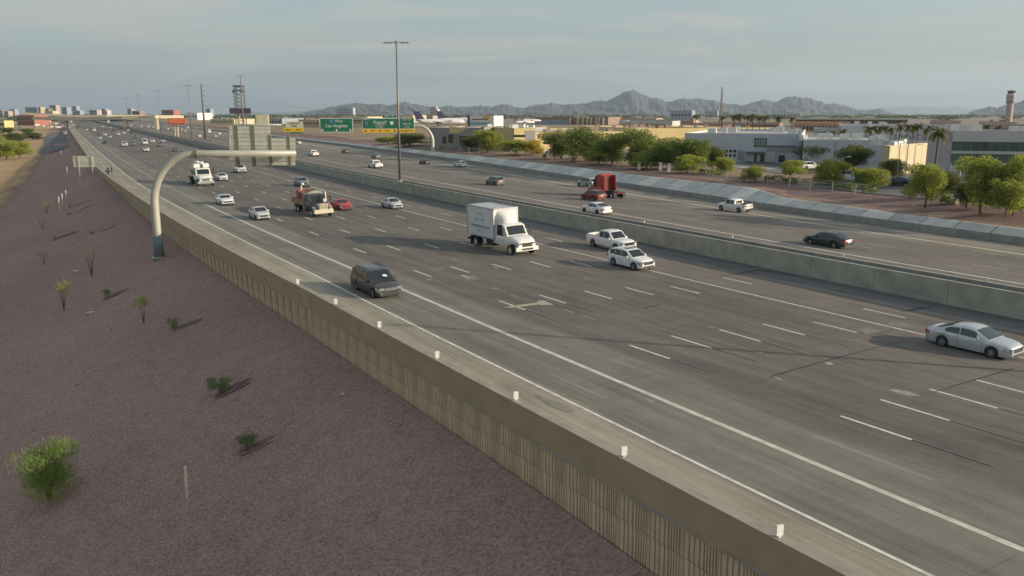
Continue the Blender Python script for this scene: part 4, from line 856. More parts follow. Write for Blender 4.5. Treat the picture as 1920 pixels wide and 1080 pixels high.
# small sign seen from behind on the slope
xl, yl, zl = left_px(147, 340); xr_, yr_, zr_ = left_px(173, 331)
t = empty('roadside_sign', (xl, yl, zl), 0, 'small pale sign on two posts on the gravel slope, seen from behind', 'sign')
Yq = (yl+yr_)/2; a_ = at(138.5, 313.5, Yq)-Vector(t.location); c_ = at(175.5, 292.5, Yq)-Vector(t.location)
n_ = 4
for i in range(n_): m = MB(); dz = (c_.z-a_.z)/n_; m.box(a_.x, c_.x, a_.y-.04, a_.y+.04, a_.z+i*dz+.02, a_.z+(i+1)*dz-.02); link('plank', m.mesh('plank', PLANK[i % 3]), t)
for x_, zb_ in ((147, zl), (172, zr_)):
    p_ = at(x_, 300, Yq)-Vector(t.location); m = MB(); m.bar((p_.x, p_.y-.09, zb_-zl-.4), (p_.x, p_.y-.09, c_.z-.05), .16); link('post', m.mesh('post', GALV), t)
# ---------------- light masts ----------------
def mast(px_, ytop, s=None, tt=None, loc=None, label='', r0=.24, big=True, thick=None):
    if loc is None: x, y = rw(s, tt); z = .55
    else: x, y, z = loc
    top = at(px_, ytop, y); t = empty('light_mast', (x, y, z), 0, label, 'light mast', 'high light masts'); h = top.z-z
    m = MB(); m.tube([(0, 0, 0), (0, 0, h)], [thick or r0, (thick or r0)*.45], 10); m.smooth = True; link('pole', m.mesh('pole', STEELP), t)
    m = MB(); m.bar((-2.0, 0, h-.1), (2.0, 0, h-.1), .12); m.tube([(0, 0, h-.4), (0, 0, h+.15)], .22, 8); link('crossarm', m.mesh('crossarm', STEELP), t)
    for x_ in (-1.9, -1.1, 1.1, 1.9): m = MB(); m.box(x_-.32, x_+.32, -.3, .3, h-.3, h-.12, tap=.08); link('lamp_head', m.mesh('lamp_head', M('lamp_head_grey', (.22, .22, .22), .5, .1, 2)), t)
    m = MB(); m.tube([(0, 0, 0), (0, 0, .35)], .42, 12); link('foundation', m.mesh('foundation', MEDC), t)
    return t
for px_, yt, lb in ((751, 78, 'tall light mast on the median wall, nearest and tallest'), (360, 160, 'distant light mast left of the steel monopole'), (303, 170, 'distant light mast above the orange billboard'), (264, 178, 'faint far light mast left of the orange billboard'), (240, 184, 'faintest farthest light mast on the left')):
    s = med_px(px_); mast(px_ if px_ != 751 else 744.5, yt, s, T_MW(s)+.8, label=lb, r0=.26 if px_ == 751 else .2)
p_ = at(457.5, 250, 430); mast(453, 142, loc=(p_.x, p_.y, p_.z), label='pale light mast in front of the lattice tower', thick=.42)
# thin posts on the slope
PST = M('marker_post_white', (.6, .58, .52), .6, .1, 3); LATH = M('wood_lath', (.62, .55, .42), .8, .15, 4)
for i, (x, yb, yt) in enumerate([(351, 931, 876), (111, 394, 369), (117, 386, 363), (124, 373, 357), (126, 329, 313), (115, 292, 283)]):
    X, Y, Z = left_px(x, yb); tp_ = at(x-(4 if i == 0 else 1), yt, Y); m = MB(); w_ = .2 if i == 0 else .16
    m.bar((0, 0, -.2), (tp_.x-X, 0, tp_.z-Z), w_, .05); m.bar((tp_.x-X, 0, tp_.z-Z-.02), (tp_.x-X, 0, tp_.z-Z+.03), w_*1.2, .06); o = m.build('marker_post', LATH if i == 0 else PST); o.location = (X, Y, Z)
    tag(o, ['leaning pale wooden stake on the gravel right of the big bush', 'white marker post on the slope, nearest of the upper three', 'white marker post on the slope, middle of the upper three', 'white marker post on the slope, last of the upper three', 'white marker post left of the small roadside sign', 'tiny pale marker post high on the far slope'][i], 'post', 'marker posts on the slope')
X, Y, Z = left_px(391, 1043); m = MB(); m.box(-.2, .2, -.17, .17, -.1, .07, tap=.02); m.box(-.14, .14, -.11, .11, .07, .085); o = m.build('utility_box_lid', M('box_lid_tan', (.33, .3, .2), .8, .15, 4)); o.location = (X, Y, Z); o.rotation_euler = (0, 0, .4); tag(o, 'square tan utility box lid lying in the gravel', 'box lid')
for i, (x, y, sz) in enumerate([(142, 509, .3), (171, 587, .32), (643, 739, .16), (18, 673, .12), (1087, 965, .1)]):
    X, Y, Z = left_px(x, y); bm = bmesh.new(); bmesh.ops.create_icosphere(bm, subdivisions=2, radius=sz)
    for v in bm.verts: v.co *= 1+.35*(random.random()-.5); v.co.z *= .45
    me = bpy.data.meshes.new('stone'); bm.to_mesh(me); bm.free(); me.materials.append(M('pale_stone', (.45, .41, .36), .9, .15, 6)); o = link('stone', me, None, (X, Y, Z+.02)); o.rotation_euler = (0, 0, i)
    tag(o, ['pale flat stone below the bare sapling', 'pale flat stone right of the yellow sapling', 'pale stone lying near the middle of the gravel', 'tiny pale stone at the left picture edge', 'tiny pale stone at the foot of the ribbed wall'][i], 'stone')
# motorcycle and rider on the shoulder
X, Y = back(203, 327, 0); s, tt = stp(X, Y)
mc = empty('motorcycle', (X, Y, 0), math.pi/2-hd(s)+math.pi, 'black motorcycle standing on the shoulder by the wall', 'motorcycle')
for x_ in (-.72, .74): add_wheel(mc, x_, .0, .32, .13, RIMD)
m = MB(); m.tube([(-.6, 0, .5), (-.1, 0, .62), (.35, 0, .7), (.55, 0, .85)], [.12, .2, .22, .1], 8); m.box(-.15, .25, -.16, .16, .25, .6); link('engine_frame', m.mesh('engine_frame', CHASSIS), mc)
m = MB(); m.tube([(.1, 0, .9), (.5, 0, .88)], [.17, .13], 8); link('fuel_tank', m.mesh('fuel_tank', BLACK), mc)
m = MB(); m.box(-.75, .05, -.16, .16, .78, .86, tap=.03); link('seat', m.mesh('seat', PLAST), mc)
m = MB(); m.bar((.74, 0, .32), (.5, 0, 1.05), .07); m.bar((.5, -.38, 1.1), (.5, .38, 1.1), .04); link('fork_and_bars', m.mesh('fork_and_bars', CHROME), mc)
for sg in (-1, 1): m = MB(); m.box(-1.0, -.5, *sorted((sg*.17, sg*.42)), .45, .85, tap=.03); link('pannier', m.mesh('pannier', BLACK), mc)
m = MB(); m.add([(.62, -.25, 1.05), (.62, .25, 1.05), (.45, .2, 1.45), (.45, -.2, 1.45)], [(0, 1, 2, 3)]); link('windscreen', m.mesh('windscreen', GLASS), mc)

# light mast of the same row standing just outside the frame; its shadow lies across the lanes
ax_, ay_ = back(1280, 650, -.4); best = None
for k in np.arange(5, 80, .25):
    s, tt = stp(ax_+.98*k, ay_-.2*k)
    if tt > T_MW(s)+.8: best = (ax_+.98*k, ay_-.2*k); break
if best:
    t = empty('light_mast', (best[0], best[1], .55), 0, 'tall light mast on the median just outside the right frame edge, casting a thin shadow', 'light mast', 'high light masts'); m = MB(); m.tube([(0, 0, 0), (0, 0, 30)], [.2, .1], 10); link('pole', m.mesh('pole', STEELP), t); m = MB(); m.bar((-2, 0, 29.9), (2, 0, 29.9), .12); link('crossarm', m.mesh('crossarm', STEELP), t)
# rider standing beside the motorcycle: one skinned body
def skin_body(name, joints, edges, mat, parent=None, sub=2):
    me = bpy.data.meshes.new(name); me.from_pydata([j[0] for j in joints], edges, []); o = link(name, me, parent)
    sk = o.modifiers.new('skin', 'SKIN'); 
    for v, j in zip(me.skin_vertices[0].data, joints): v.radius = (j[1], j[1]) if not hasattr(j[1], '__len__') else j[1]
    me.skin_vertices[0].data[0].use_root = True
    sb = o.modifiers.new('sub', 'SUBSURF'); sb.levels = sub; sb.render_levels = sub
    dg = bpy.context.evaluated_depsgraph_get(); me2 = bpy.data.meshes.new_from_object(o.evaluated_get(dg)); o.modifiers.clear(); o.data = me2
    me2.materials.clear(); me2.materials.append(mat); me2.polygons.foreach_set('use_smooth', [True]*len(me2.polygons)); return o
SKINM = M('skin', (.42, .26, .18), .6, .05, 8); CLOTH = M('dark_clothing', (.028, .028, .034), .85, .2, 7)
pr = empty('person', (mc.location[0]+.75, mc.location[1]+.1, 0), .6, 'person in dark clothing and helmet standing beside the motorcycle', 'person')
J = [((0, 0, .95), (.16, .12)), ((0, 0, 1.2), (.15, .11)), ((0, 0, 1.42), (.17, .1)), ((0, 0, 1.52), .06), ((.01, 0, 1.6), .055),
     ((0, .1, .9), .1), ((.03, .12, .5), .075), ((0, .13, .1), .05), ((.14, .14, .05), .05), ((0, -.1, .9), .1), ((.02, -.12, .5), .075), ((-.02, -.13, .1), .05), ((.12, -.14, .05), .05),
     ((0, .2, 1.42), .065), ((.03, .27, 1.15), .05), ((.14, .25, .95), .038), ((0, -.2, 1.42), .065), ((.04, -.27, 1.15), .05), ((.18, -.22, 1.0), .038)]
ED = [(0, 1), (1, 2), (2, 3), (3, 4), (0, 5), (5, 6), (6, 7), (7, 8), (0, 9), (9, 10), (10, 11), (11, 12), (2, 13), (13, 14), (14, 15), (2, 16), (16, 17), (17, 18)]
skin_body('body', J, ED, CLOTH, pr)
for sg, hp in ((1, Vector((.14, .25, .95))), (-1, Vector((.18, -.22, 1.0)))):
    js = [(tuple(hp), .028), (tuple(hp+Vector((.05, 0, -.06))), .026)]; es = [(0, 1)]
    for f in range(4):
        o_ = Vector((.02, (f-1.5)*.019, -.0)); a_ = hp+Vector((.06, (f-1.5)*.019, -.085)); js += [(tuple(a_), .009), (tuple(a_+Vector((.03, 0, -.03-.006*(f in (1, 2))))), .008), (tuple(a_+Vector((.035, 0, -.06-.01*(f in (1, 2))))), .007)]; n0 = len(js)-3; es += [(1, n0), (n0, n0+1), (n0+1, n0+2)]
    a_ = hp+Vector((.06, -sg*.03, -.03)); js += [(tuple(a_), .01), (tuple(a_+Vector((.03, -sg*.012, -.03))), .009)]; es += [(0, len(js)-2), (len(js)-2, len(js)-1)]
    skin_body('hand', js, es, SKINM, pr, 1)
bm = bmesh.new(); bmesh.ops.create_uvsphere(bm, u_segments=16, v_segments=12, radius=.115)
for v in bm.verts: v.co.x *= 1.05; v.co.y *= .86; v.co.z *= 1.18
me = bpy.data.meshes.new('head'); bm.to_mesh(me); bm.free(); me.materials.append(SKINM); me.polygons.foreach_set('use_smooth', [True]*len(me.polygons)); hd_ = link('head', me, pr, (.02, 0, 1.7))
m = MB(); m.box(.105, .145, -.014, .014, -.03, .02, tap=.004); link('nose', m.mesh('nose', SKINM), hd_)
for sg in (-1, 1): m = MB(); m.box(.1, .113, *sorted((sg*.025, sg*.055)), .012, .03); link('eye', m.mesh('eye', SINK), hd_); m = MB(); m.box(-.02, .02, *sorted((sg*.094, sg*.108)), -.03, .03); link('ear', m.mesh('ear', SKINM), hd_)
m = MB(); m.box(.1, .117, -.028, .028, -.07, -.058); link('mouth', m.mesh('mouth', M('lips', (.3, .12, .1), .6, 0)), hd_)
rows = [[(.02+.135*math.cos(a)*math.cos(e), .12*math.sin(a)*math.cos(e), 1.72+.15*math.sin(e)) for a in np.linspace(0, 2*math.pi, 16, endpoint=False)] for e in np.linspace(.12, 1.5, 6)]
m = MB(); m.grid(rows, closed=True); m.smooth = True; link('helmet', m.mesh('helmet', BLACK), pr)
# ---------------- plants ----------------
def leaf_mat(name, col, var=.35):
    m = M(name, col, .75, var, 1.3, detail=3, spec=.2); n = m.node_tree; b = n.nodes['Principled BSDF']
    tr = n.nodes.new('ShaderNodeBsdfTranslucent'); tr.inputs[0].default_value = (col[0]*1.5, col[1]*1.5, col[2]*.8, 1); mx_ = n.nodes.new('ShaderNodeMixShader'); mx_.inputs[0].default_value = .4
    n.links.new(b.outputs[0], mx_.inputs[1]); n.links.new(tr.outputs[0], mx_.inputs[2]); n.links.new(mx_.outputs[0], n.nodes['Material Output'].inputs['Surface']); return m
LEAF = [leaf_mat('leaf_light', (.27, .30, .075)), leaf_mat('leaf_mid', (.155, .195, .06)), leaf_mat('leaf_olive', (.12, .145, .06)), leaf_mat('leaf_yellow', (.38, .29, .05))]
BARK = M('bark', (.12, .09, .06), .9, .3, 5); PBARK = M('palm_bark', (.14, .11, .08), .95, .3, 6)
def leaves(n, clumps, size, rs, blade=False):
    """quads scattered in clump volumes; clumps: (x, y, z, rx, rz)"""
    k = rs.choice(len(clumps), n, p=np.array([c[3]**2*c[4] for c in clumps])/sum(c[3]**2*c[4] for c in clumps)); C = np.array(clumps)[k]
    d = rs.normal(size=(n, 3)); d /= np.linalg.norm(d, axis=1)[:, None]; r = rs.uniform(.25, 1.08, n)**.55
    P = C[:, :3]+d*r[:, None]*np.stack([C[:, 3], C[:, 3], C[:, 4]], 1)
    a = rs.normal(size=(n, 3)); a /= np.linalg.norm(a, axis=1)[:, None]; bq = np.cross(a, rs.normal(size=(n, 3))); bq /= np.linalg.norm(bq, axis=1)[:, None]
    if blade: a[:, 2] = np.abs(a[:, 2])*.8+.5; a /= np.linalg.norm(a, axis=1)[:, None]; bq = np.cross(a, rs.normal(size=(n, 3))); bq /= np.linalg.norm(bq, axis=1)[:, None]
    s1 = size*rs.uniform(.55, 1.35, n)[:, None]; s2 = s1*(rs.uniform(.1, .18, n) if blade else rs.uniform(.3, .6, n))[:, None]
    V = np.stack([P-a*s1, P+bq*s2, P+a*s1, P-bq*s2], 1).reshape(-1, 3)
    return V
def leaf_mesh(name, V, mat):
    n = len(V)//4; me = bpy.data.meshes.new(name); me.vertices.add(len(V)); me.vertices.foreach_set('co', V.ravel()); me.loops.add(n*4); me.loops.foreach_set('vertex_index', np.arange(n*4)); me.polygons.add(n); me.polygons.foreach_set('loop_start', np.arange(n)*4); me.polygons.foreach_set('loop_total', np.full(n, 4)); me.update(); me.materials.append(mat); return me
def tree_proto(seed, mat, n=10000, h=6., w=5., trunk=.28, low=.2, size=.15):
    rs = np.random.RandomState(seed); t = empty('tree'); cl = []
    nb = rs.randint(5, 8); m = MB(); th = h*low
    m.tube([(0, 0, -.3), (.05, .03, th*.6), (rs.uniform(-.2, .2), rs.uniform(-.2, .2), th)], [.16*h/6, .13*h/6, .11*h/6], 7)
    for i in range(nb):
        a = 2*math.pi*i/nb+rs.uniform(-.4, .4); rr = w/2*rs.uniform(.45, .8); z = h*rs.uniform(.55, .86); e = (rr*math.cos(a), rr*math.sin(a), z)
        m.tube([(0, 0, th*.8), (e[0]*.45, e[1]*.45, th+(z-th)*.55), e], [.09*h/6, .055*h/6, .02], 5)
        cl.append((e[0], e[1], z, w*rs.uniform(.16, .26), h*rs.uniform(.1, .17)))
        for q in range(3): b_ = a+rs.uniform(-.7, .7); r2 = w/2*rs.uniform(.2, .92); cl.append((r2*math.cos(b_), r2*math.sin(b_), h*rs.uniform(.2, .84), w*rs.uniform(.15, .26), h*rs.uniform(.12, .2)))
    cl.append((0, 0, h*.85, w*.24, h*.14)); cl.append((0, 0, h*.6, w*.34, h*.26)); cl.append((0, 0, h*.38, w*.3, h*.18))
    link('trunk', m.mesh('trunk', BARK), t); link('crown', leaf_mesh('crown', leaves(n, cl, size, rs), mat), t)
    t['proto_h'] = h; t['proto_w'] = w; return t
PROT = {'light': [tree_proto(1, LEAF[0]), tree_proto(2, LEAF[0], w=6), tree_proto(3, LEAF[0], w=4.4)], 'mid': [tree_proto(4, LEAF[1], w=5.6), tree_proto(5, LEAF[1])], 'olive': [tree_proto(6, LEAF[2]), tree_proto(7, LEAF[2], w=6.2)], 'yellow': [tree_proto(8, LEAF[3], low=.1)]}
USED = set()
def inst(proto, loc, rz, sc, label, cat, group=None):
    if proto.name in USED: o = copy_tree(proto)
    else: o = proto; USED.add(proto.name)
    o.location = loc; o.rotation_euler = (0, 0, rz); o.scale = sc
    for k in ('proto_h', 'proto_w'):
        pass
    tag(o, label, cat, group); return o
_tc = [0]
def tree(kind, x, yb, yt, wpx, label, z=ZP, Y=None):
    X, Yy = back(x, yb, z)
    if Y: p = at(x, yb, Y); X, Yy = p.x, Y
    k = PROT[kind][_tc[0] % len(PROT[kind])]; _tc[0] += 1
    h = (at(x, yt, Yy).z-z)*1.04; w = wpx*Yy/FPX*(1.35 if kind == 'mid' else 1.15); return inst(k, (X, Yy, z), random.random()*6, (w/k['proto_w'], w/k['proto_w'], h/k['proto_h']), label, 'tree', 'trees along the far verge')
for a in [('light', 915, 286, 243, 46, 'light green tree below the tail of the parked white jets'), ('light', 968, 290, 262, 56, 'low light green tree left of the yellow one'), ('yellow', 998, 291, 262, 34, 'yellow flowering tree among the green verge trees'),
          ('olive', 885, 282, 256, 40, 'olive tree in front of the grey warehouse window'), ('mid', 1052, 298, 246, 56, 'green tree right of the yellow flowering tree'), ('mid', 1098, 303, 240, 58, 'tallest green tree rising over the long yellow wall'), ('mid', 1148, 308, 250, 58, 'green tree behind the red semi tractor'),
          ('light', 1122, 309, 282, 44, 'small light tree in front, just left of the red semi tractor'), ('mid', 1200, 312, 243, 62, 'broad green tree at the left end of the grey warehouse'), ('light', 1212, 316, 282, 58, 'light green tree in front of the broad green one'), ('mid', 1252, 317, 258, 54, 'green tree second from the grey warehouse corner'),
          ('mid', 1296, 319, 261, 48, 'green tree covering the left corner of the grey warehouse'), ('light', 1288, 324, 290, 48, 'low light tree under the green tree at the warehouse corner'), ('olive', 1338, 318, 274, 34, 'sparse olive tree left of the six small windows'), ('light', 1357, 327, 294, 28, 'small thin tree in front of the six small windows'),
          ('light', 1414, 341, 310, 36, 'small bright tree in front of the warehouse entrance'), ('light', 1482, 334, 300, 42, 'pale thin tree in front of the warehouse recess'), ('olive', 1522, 312, 268, 54, 'dark olive tree against the blue grey wall'), ('light', 1552, 346, 299, 56, 'light green tree left of the parked white pickup'),
          ('olive', 1600, 322, 271, 56, 'large olive tree behind the parked white pickup'), ('light', 1628, 354, 314, 52, 'light green tree between the parked pickup and the dark car'), ('olive', 1674, 338, 297, 44, 'olive tree below the cream wall'), ('light', 1735, 386, 308, 62, 'bright green tree left of the parked white van'),
          ('olive', 1776, 374, 322, 40, 'olive tree beside the parked white van'), ('light', 1838, 396, 294, 84, 'large bright green tree in front of the office building'), ('light', 1900, 400, 291, 64, 'bright green tree at the right picture edge'), ('light', 1885, 404, 335, 46, 'small bright tree in front of the right edge tree'), ('olive', 1812, 388, 340, 46, 'low olive tree under the large bright tree'),
          ('olive', 768, 272, 250, 56, 'scrubby olive tree left of the far gantry pole'), ('light', 728, 268, 256, 36, 'pale scrub bush under the green signs')]: tree(*a)
# palms
def palm_proto(seed, h=11.):
    rs = np.random.RandomState(seed); t = empty('palm_tree'); m = MB(); m.tube([(0, 0, -.3), (.1, 0, h*.5), (.05, 0, h*.86)], [.32, .24, .22], 8); link('trunk', m.mesh('trunk', PBARK), t)
    for i in range(22):
        f = MB(); a = 2*math.pi*i/22*2.4+rs.uniform(-.2, .2); e0 = rs.uniform(-.3, 1.2); L_ = rs.uniform(2.3, 3.0); prev = Vector((.05, 0, h*.87)); e = e0; rows = []
        for k in range(8):
            d = Vector((math.cos(a)*math.cos(e), math.sin(a)*math.cos(e), math.sin(e))); sd = Vector((-math.sin(a), math.cos(a), 0)); wd = .34*math.sin(math.pi*min(1, (k+.6)/8))+.05
            dr = Vector((0, 0, -wd*.55)); rows.append([prev-sd*wd+dr, prev, prev+sd*wd+dr]); prev = prev+d*(L_/7); e -= .24
        f.grid(rows); link('frond', f.mesh('frond', PLEAF[i % 2]), t)
    t['proto_h'] = h; return t
PLEAF = [leaf_mat('palm_leaf', (.085, .105, .04)), leaf_mat('palm_leaf_dry', (.15, .13, .055))]
PP = [palm_proto(21), palm_proto(22)]
def palm(x, yt, Y, label, sc=1., z=ZP):
    p = at(x, yt, Y); k = PP[_tc[0] % 2]; _tc[0] += 1; hh = p.z-z; q = (hh/k['proto_h']); inst(k, (p.x, Y, z), random.random()*6, (q*sc, q*sc, q), label, 'palm tree', 'palm trees among the buildings')
PR = [(1304, 212, 'lone palm left of the radio mast'), (1354, 214, 'palm just right of the radio mast'), (1378, 212, 'first palm of the row right of the radio mast'), (1389, 210, 'tallest palm of the row right of the radio mast'), (1403, 213, 'third palm in the row right of the radio mast'), (1413, 211, 'fourth palm in the row right of the radio mast'), (1426, 214, 'fifth palm in the row right of the radio mast'), (1436, 214, 'last palm of the row right of the radio mast'), (1461, 215, 'single palm right of the palm row above the warehouse'), (1485, 216, 'palm above the white chimney box of the warehouse')]
for x, yt, lb in PR: palm(x, yt, 330, lb, .8)
for i, (x, yt, sc, lb) in enumerate([(1634, 233, 1.3, 'broad bright palm above the warehouse roof'), (1650, 233, .7, 'thin palm beside the broad bright palm'), (1661, 232, .7, 'second thin palm right of the broad bright palm'), (1672, 236, .7, 'short palm left of the wall lettering'), (1689, 229, .7, 'palm over the left end of the wall lettering'), (1704, 229, .7, 'palm over the middle of the wall lettering'), (1714, 232, .7, 'palm right of the middle of the wall lettering'), (1723, 228, .8, 'tall dark palm over the right end of the wall lettering'), (1737, 238, .6, 'short palm right of the wall lettering'), (1746, 232, .7, 'palm left of the office building corner')]): palm(x, yt, 215, lb, sc)
palm(1763, 233, 122, 'tall palm in front of the office building corner', .75)
for i, x in enumerate((1581, 1562)): palm(x, (240, 243)[i], 235, ('palm left of the warehouse roof units', 'small palm above the orange roof edge')[i], .8)
for i, x in enumerate((1800, 1826, 1834, 1852, 1872, 1897, 1914)): palm(x, 231+(i % 3), 260, 'palm behind the office roof, number %s from the left' % ('one two three four five six seven'.split()[i]), .85)
# ---------------- slope plants ----------------
def bush(name, x, yb, wm, hm, kind, n, label, cat='bush', z=None, loc=None, size=.07, stems=5, lowf=.0, group=None, blade=False):
    rs = np.random.RandomState(int(x*7+yb)); X, Y, Z = loc or left_px(x, yb); t = empty(name, (X, Y, Z), 0, label, cat, group); m = MB(); cl = []
    for i in range(stems):
        a = 2*math.pi*i/stems+rs.uniform(-.5, .5); r_ = wm/2*rs.uniform(.3, .75); z_ = hm*rs.uniform(.6, .88); m.tube([(0, 0, -.1), (r_*.35*math.cos(a), r_*.35*math.sin(a), z_*.5), (r_*math.cos(a), r_*math.sin(a), z_)], [.013*hm, .009*hm, .004*hm], 5)
        cl.append((r_*math.cos(a), r_*math.sin(a), z_, wm*rs.uniform(.15, .24), hm*rs.uniform(.12, .2)))
        cl.append((r_*.5*math.cos(a), r_*.5*math.sin(a), hm*.42, wm*.16, hm*.17)) if blade and wm > 2 else None
        b_ = a+.6; cl.append((r_*.8*math.cos(b_), r_*.8*math.sin(b_), hm*(lowf+(.9-lowf)*rs.uniform(.2, .7)), wm*rs.uniform(.14, .24), hm*rs.uniform(.1, .18)))
    link('stems', m.mesh('stems', BARK), t); link('foliage', leaf_mesh('foliage', leaves(n, cl, size, rs, blade), LEAF[kind]), t); return t
bb_ = leaf_mat('leaf_big_bush', (.19, .255, .075)); LEAF.append(bb_); LEAF.append(leaf_mat('leaf_dusty_green', (.17, .22, .11)))
bush('shrub', 94, 938, 3.7, 3.3, 4, 11000, 'big bright green bush low on the gravel at left, largest plant on the slope', size=.1, stems=15, blade=True)
bush('sapling', 270, 606, 1.6, 2.3, 0, 420, 'small leafy green sapling right of the yellow one', 'sapling', lowf=.5, stems=4, group='young plants on the slope')
bush('sapling', 120, 582, 2.0, 3.0, 0, 420, 'thin yellow green sapling at the left of the slope', 'sapling', lowf=.55, stems=5, group='young plants on the slope')
bush('sapling', 172, 518, 2.4, 3.2, 2, 130, 'nearly bare sapling below the small roadside sign', 'sapling', lowf=.6, stems=5, group='young plants on the slope')
bush('sapling', 83, 496, 1.9, 1.9, 2, 140, 'brown wispy sapling left of the bare one', 'sapling', lowf=.5, group='young plants on the slope')
bush('sapling', 88, 400, 2.0, 2.2, 0, 160, 'small dry sapling beside the white marker posts', 'sapling', lowf=.5, group='young plants on the slope')
bush('sapling', 80, 430, 2.0, 2.0, 2, 60, 'sparse dry sapling below the marker posts', 'sapling', lowf=.5, group='young plants on the slope')
SOIL = M('damp_dug_soil', (.15, .1, .085), .95, .3, 5, 0, .4)
for i, (x, yb, w, h, n, lb) in enumerate([(412, 736, 1.3, .75, 700, 'dark green spiky plant beside a furrow, mid slope'), (463, 840, .95, .7, 420, 'dusty green plant beside a dug furrow, above the wooden stake'), (325, 618, .9, .8, 260, 'small dusty plant right of the leafy sapling'), (200, 557, .9, .7, 200, 'small blue green plant between the yellow and leafy saplings'), (173, 440, .7, .4, 90, 'tiny dark plant with a furrow below the roadside sign'), (103, 448, .7, .4, 80, 'tiny dark plant with long furrows at far left'), (130, 404, .9, .5, 90, 'tiny dark plant in a furrow left of the wall bend'), (131, 390, .8, .5, 80, 'uppermost tiny dark plant in a furrow')]):
    bush('young_plant', x, yb, w*1.25, h*1.2, 5, n*2, lb, 'plant', size=.1, stems=8, blade=True, group='young plants on the slope')
    # furrow: a low curved berm of dug soil on the uphill side
    for j, off in enumerate((0, .45)):
        X, Y, Z = left_px(x+10, yb-4); a_ = 1.0; L_ = (2.4 if i > 0 else 2.2)*(1 if i < 4 else 1.5); rows = []
        for q in np.linspace(0, 1, 10):
            px_ = X+(q-.3)*L_*.92+off*.5; py_ = Y+(q-.3)*L_*.55-off*.9; hh = .11*math.sin(math.pi*q)+.01; ww = .17*math.sin(math.pi*q)+.05
            rows.append([(px_-.4*ww*k2, py_+.9*ww*k2, left_z(px_, py_)+hh*(1-k2*k2)-.02) for k2 in (-1, -.5, 0, .5, 1)])
        m = MB(); m.grid(rows); m.f = m.f+[]; m.smooth = True; o = m.build('soil_berm', SOIL)
        tag(o, '%s ridge of dug soil beside the %s' % (('upper', 'lower')[j], ' '.join(lb.split(',')[0].split()[:8])), 'soil ridge', 'furrows on the slope')
# far left scrub and trees
for i, (x, yb, yt, w, kd, lb) in enumerate([(12, 300, 262, 44, 'light', 'bright green tree at the left picture edge'), (38, 297, 264, 40, 'light', 'bright yellow green tree beside the left edge tree'), (3, 288, 256, 36, 'light', 'bright tree behind at the left picture edge'), (28, 268, 248, 40, 'olive', 'olive scrub tree behind the bright left trees'), (62, 262, 248, 36, 'olive', 'olive scrub right of the scrub tree on the far left'), (15, 252, 238, 26, 'olive', 'dark tree beside the small yellow building'), (52, 250, 240, 24, 'mid', 'green scrub below the red building')]):
    X, Y, Z = left_px(x, yb); k = PROT[kd][i % len(PROT[kd])]; h = at(x, yt, Y).z-Z; w_ = w*Y/FPX; inst(k, (X, Y, Z), i, (w_/k['proto_w'], w_/k['proto_w'], h/k['proto_h']), lb, 'tree', 'trees on the far left')
# low shrubs along the verge edge
sh = []
for i, (x, y) in enumerate([(1317, 326), (1332, 328), (1341, 329), (1350, 331), (1395, 340), (1437, 341), (1447, 342), (1460, 343), (1472, 344), (1482, 345), (1490, 346), (1560, 353), (1578, 356), (1586, 357), (1594, 358), (1622, 363), (1638, 366), (1706, 374), (1746, 379), (1764, 381), (1774, 382), (1810, 385), (1833, 388), (1848, 390), (1903, 396), (1915, 398), (830, 280), (868, 283), (905, 287), (960, 294), (1020, 298), (1075, 305)]):
    X, Y = back(x, y, ZP); bush('shrub', x, y, 1.5+(i*7 % 5)*.25, 1.0+(i*5 % 4)*.15, (2, 5, 1)[i % 3], 150, ['round shrub', 'low shrub', 'dusty shrub', 'dark shrub'][i % 4]+' of the verge row, '+('%s from the left' % ('first second third fourth fifth sixth seventh eighth ninth tenth eleventh twelfth thirteenth fourteenth fifteenth sixteenth seventeenth eighteenth nineteenth twentieth twenty-first twenty-second twenty-third twenty-fourth twenty-fifth twenty-sixth'.split()[i]) if i < 26 else 'before the yellow warehouses, %s from left' % ('first second third fourth fifth sixth'.split()[i-26])), 'shrub', loc=(X, Y, ZP), size=.16, stems=4, group='shrubs along the verge')
# ---------------- buildings ----------------
EAST = Vector((.94, -.34, 0)).normalized(); NORTH = Vector((.34, .94, 0)).normalized()
def project(v):
    d = v.y*CP-(v.z-CAM_H)*SP; return 960+FPX*v.x/d, 540-FPX*(v.y*SP+(v.z-CAM_H)*CP)/d
def along(p, d, xt, lim=900):
    """distance from p along d until the projected x equals xt"""
    f = lambda k: project(p+d*k)[0]-xt
    s0 = f(0) > 0; st_ = max(.5, p.y/200.); k = 0.
    while k < lim*6 and (f(k+st_) > 0) == s0: k += st_
    lo, hi = k, k+st_
    for _ in range(40):
        md = (lo+hi)/2
        if (f(md) > 0) == s0: lo = md
        else: hi = md
    return lo
WALLS = {'grey': M('wall_blue_grey', (.46, .49, .525), .85, .07, .3), 'lgrey': M('wall_light_grey', (.46, .46, .46), .85, .07, .3), 'mgrey': M('wall_mid_grey', (.3, .29, .28), .85, .1, .3), 'cream': M('wall_cream', (.50, .44, .29), .85, .08, .3), 'yellow': M('wall_yellow_stucco', (.58, .47, .23), .85, .08, .3), 'purple': M('wall_mauve_grey', (.40, .37, .40), .85, .06, .3),
         'tan': M('wall_tan', (.42, .33, .25), .85, .12, .3), 'brick': M('wall_red_brown', (.32, .13, .10), .85, .15, .3), 'white': M('wall_white', (.62, .62, .6), .8, .08, .3), 'brown': M('wall_brown', (.25, .18, .14), .85, .15, .3), 'pink': M('wall_pinkish', (.42, .32, .29), .85, .1, .3), 'steel': M('wall_steel_blue', (.26, .30, .34), .6, .1, .3), 'dark': M('wall_dark', (.08, .085, .09), .7, .15, .5)}
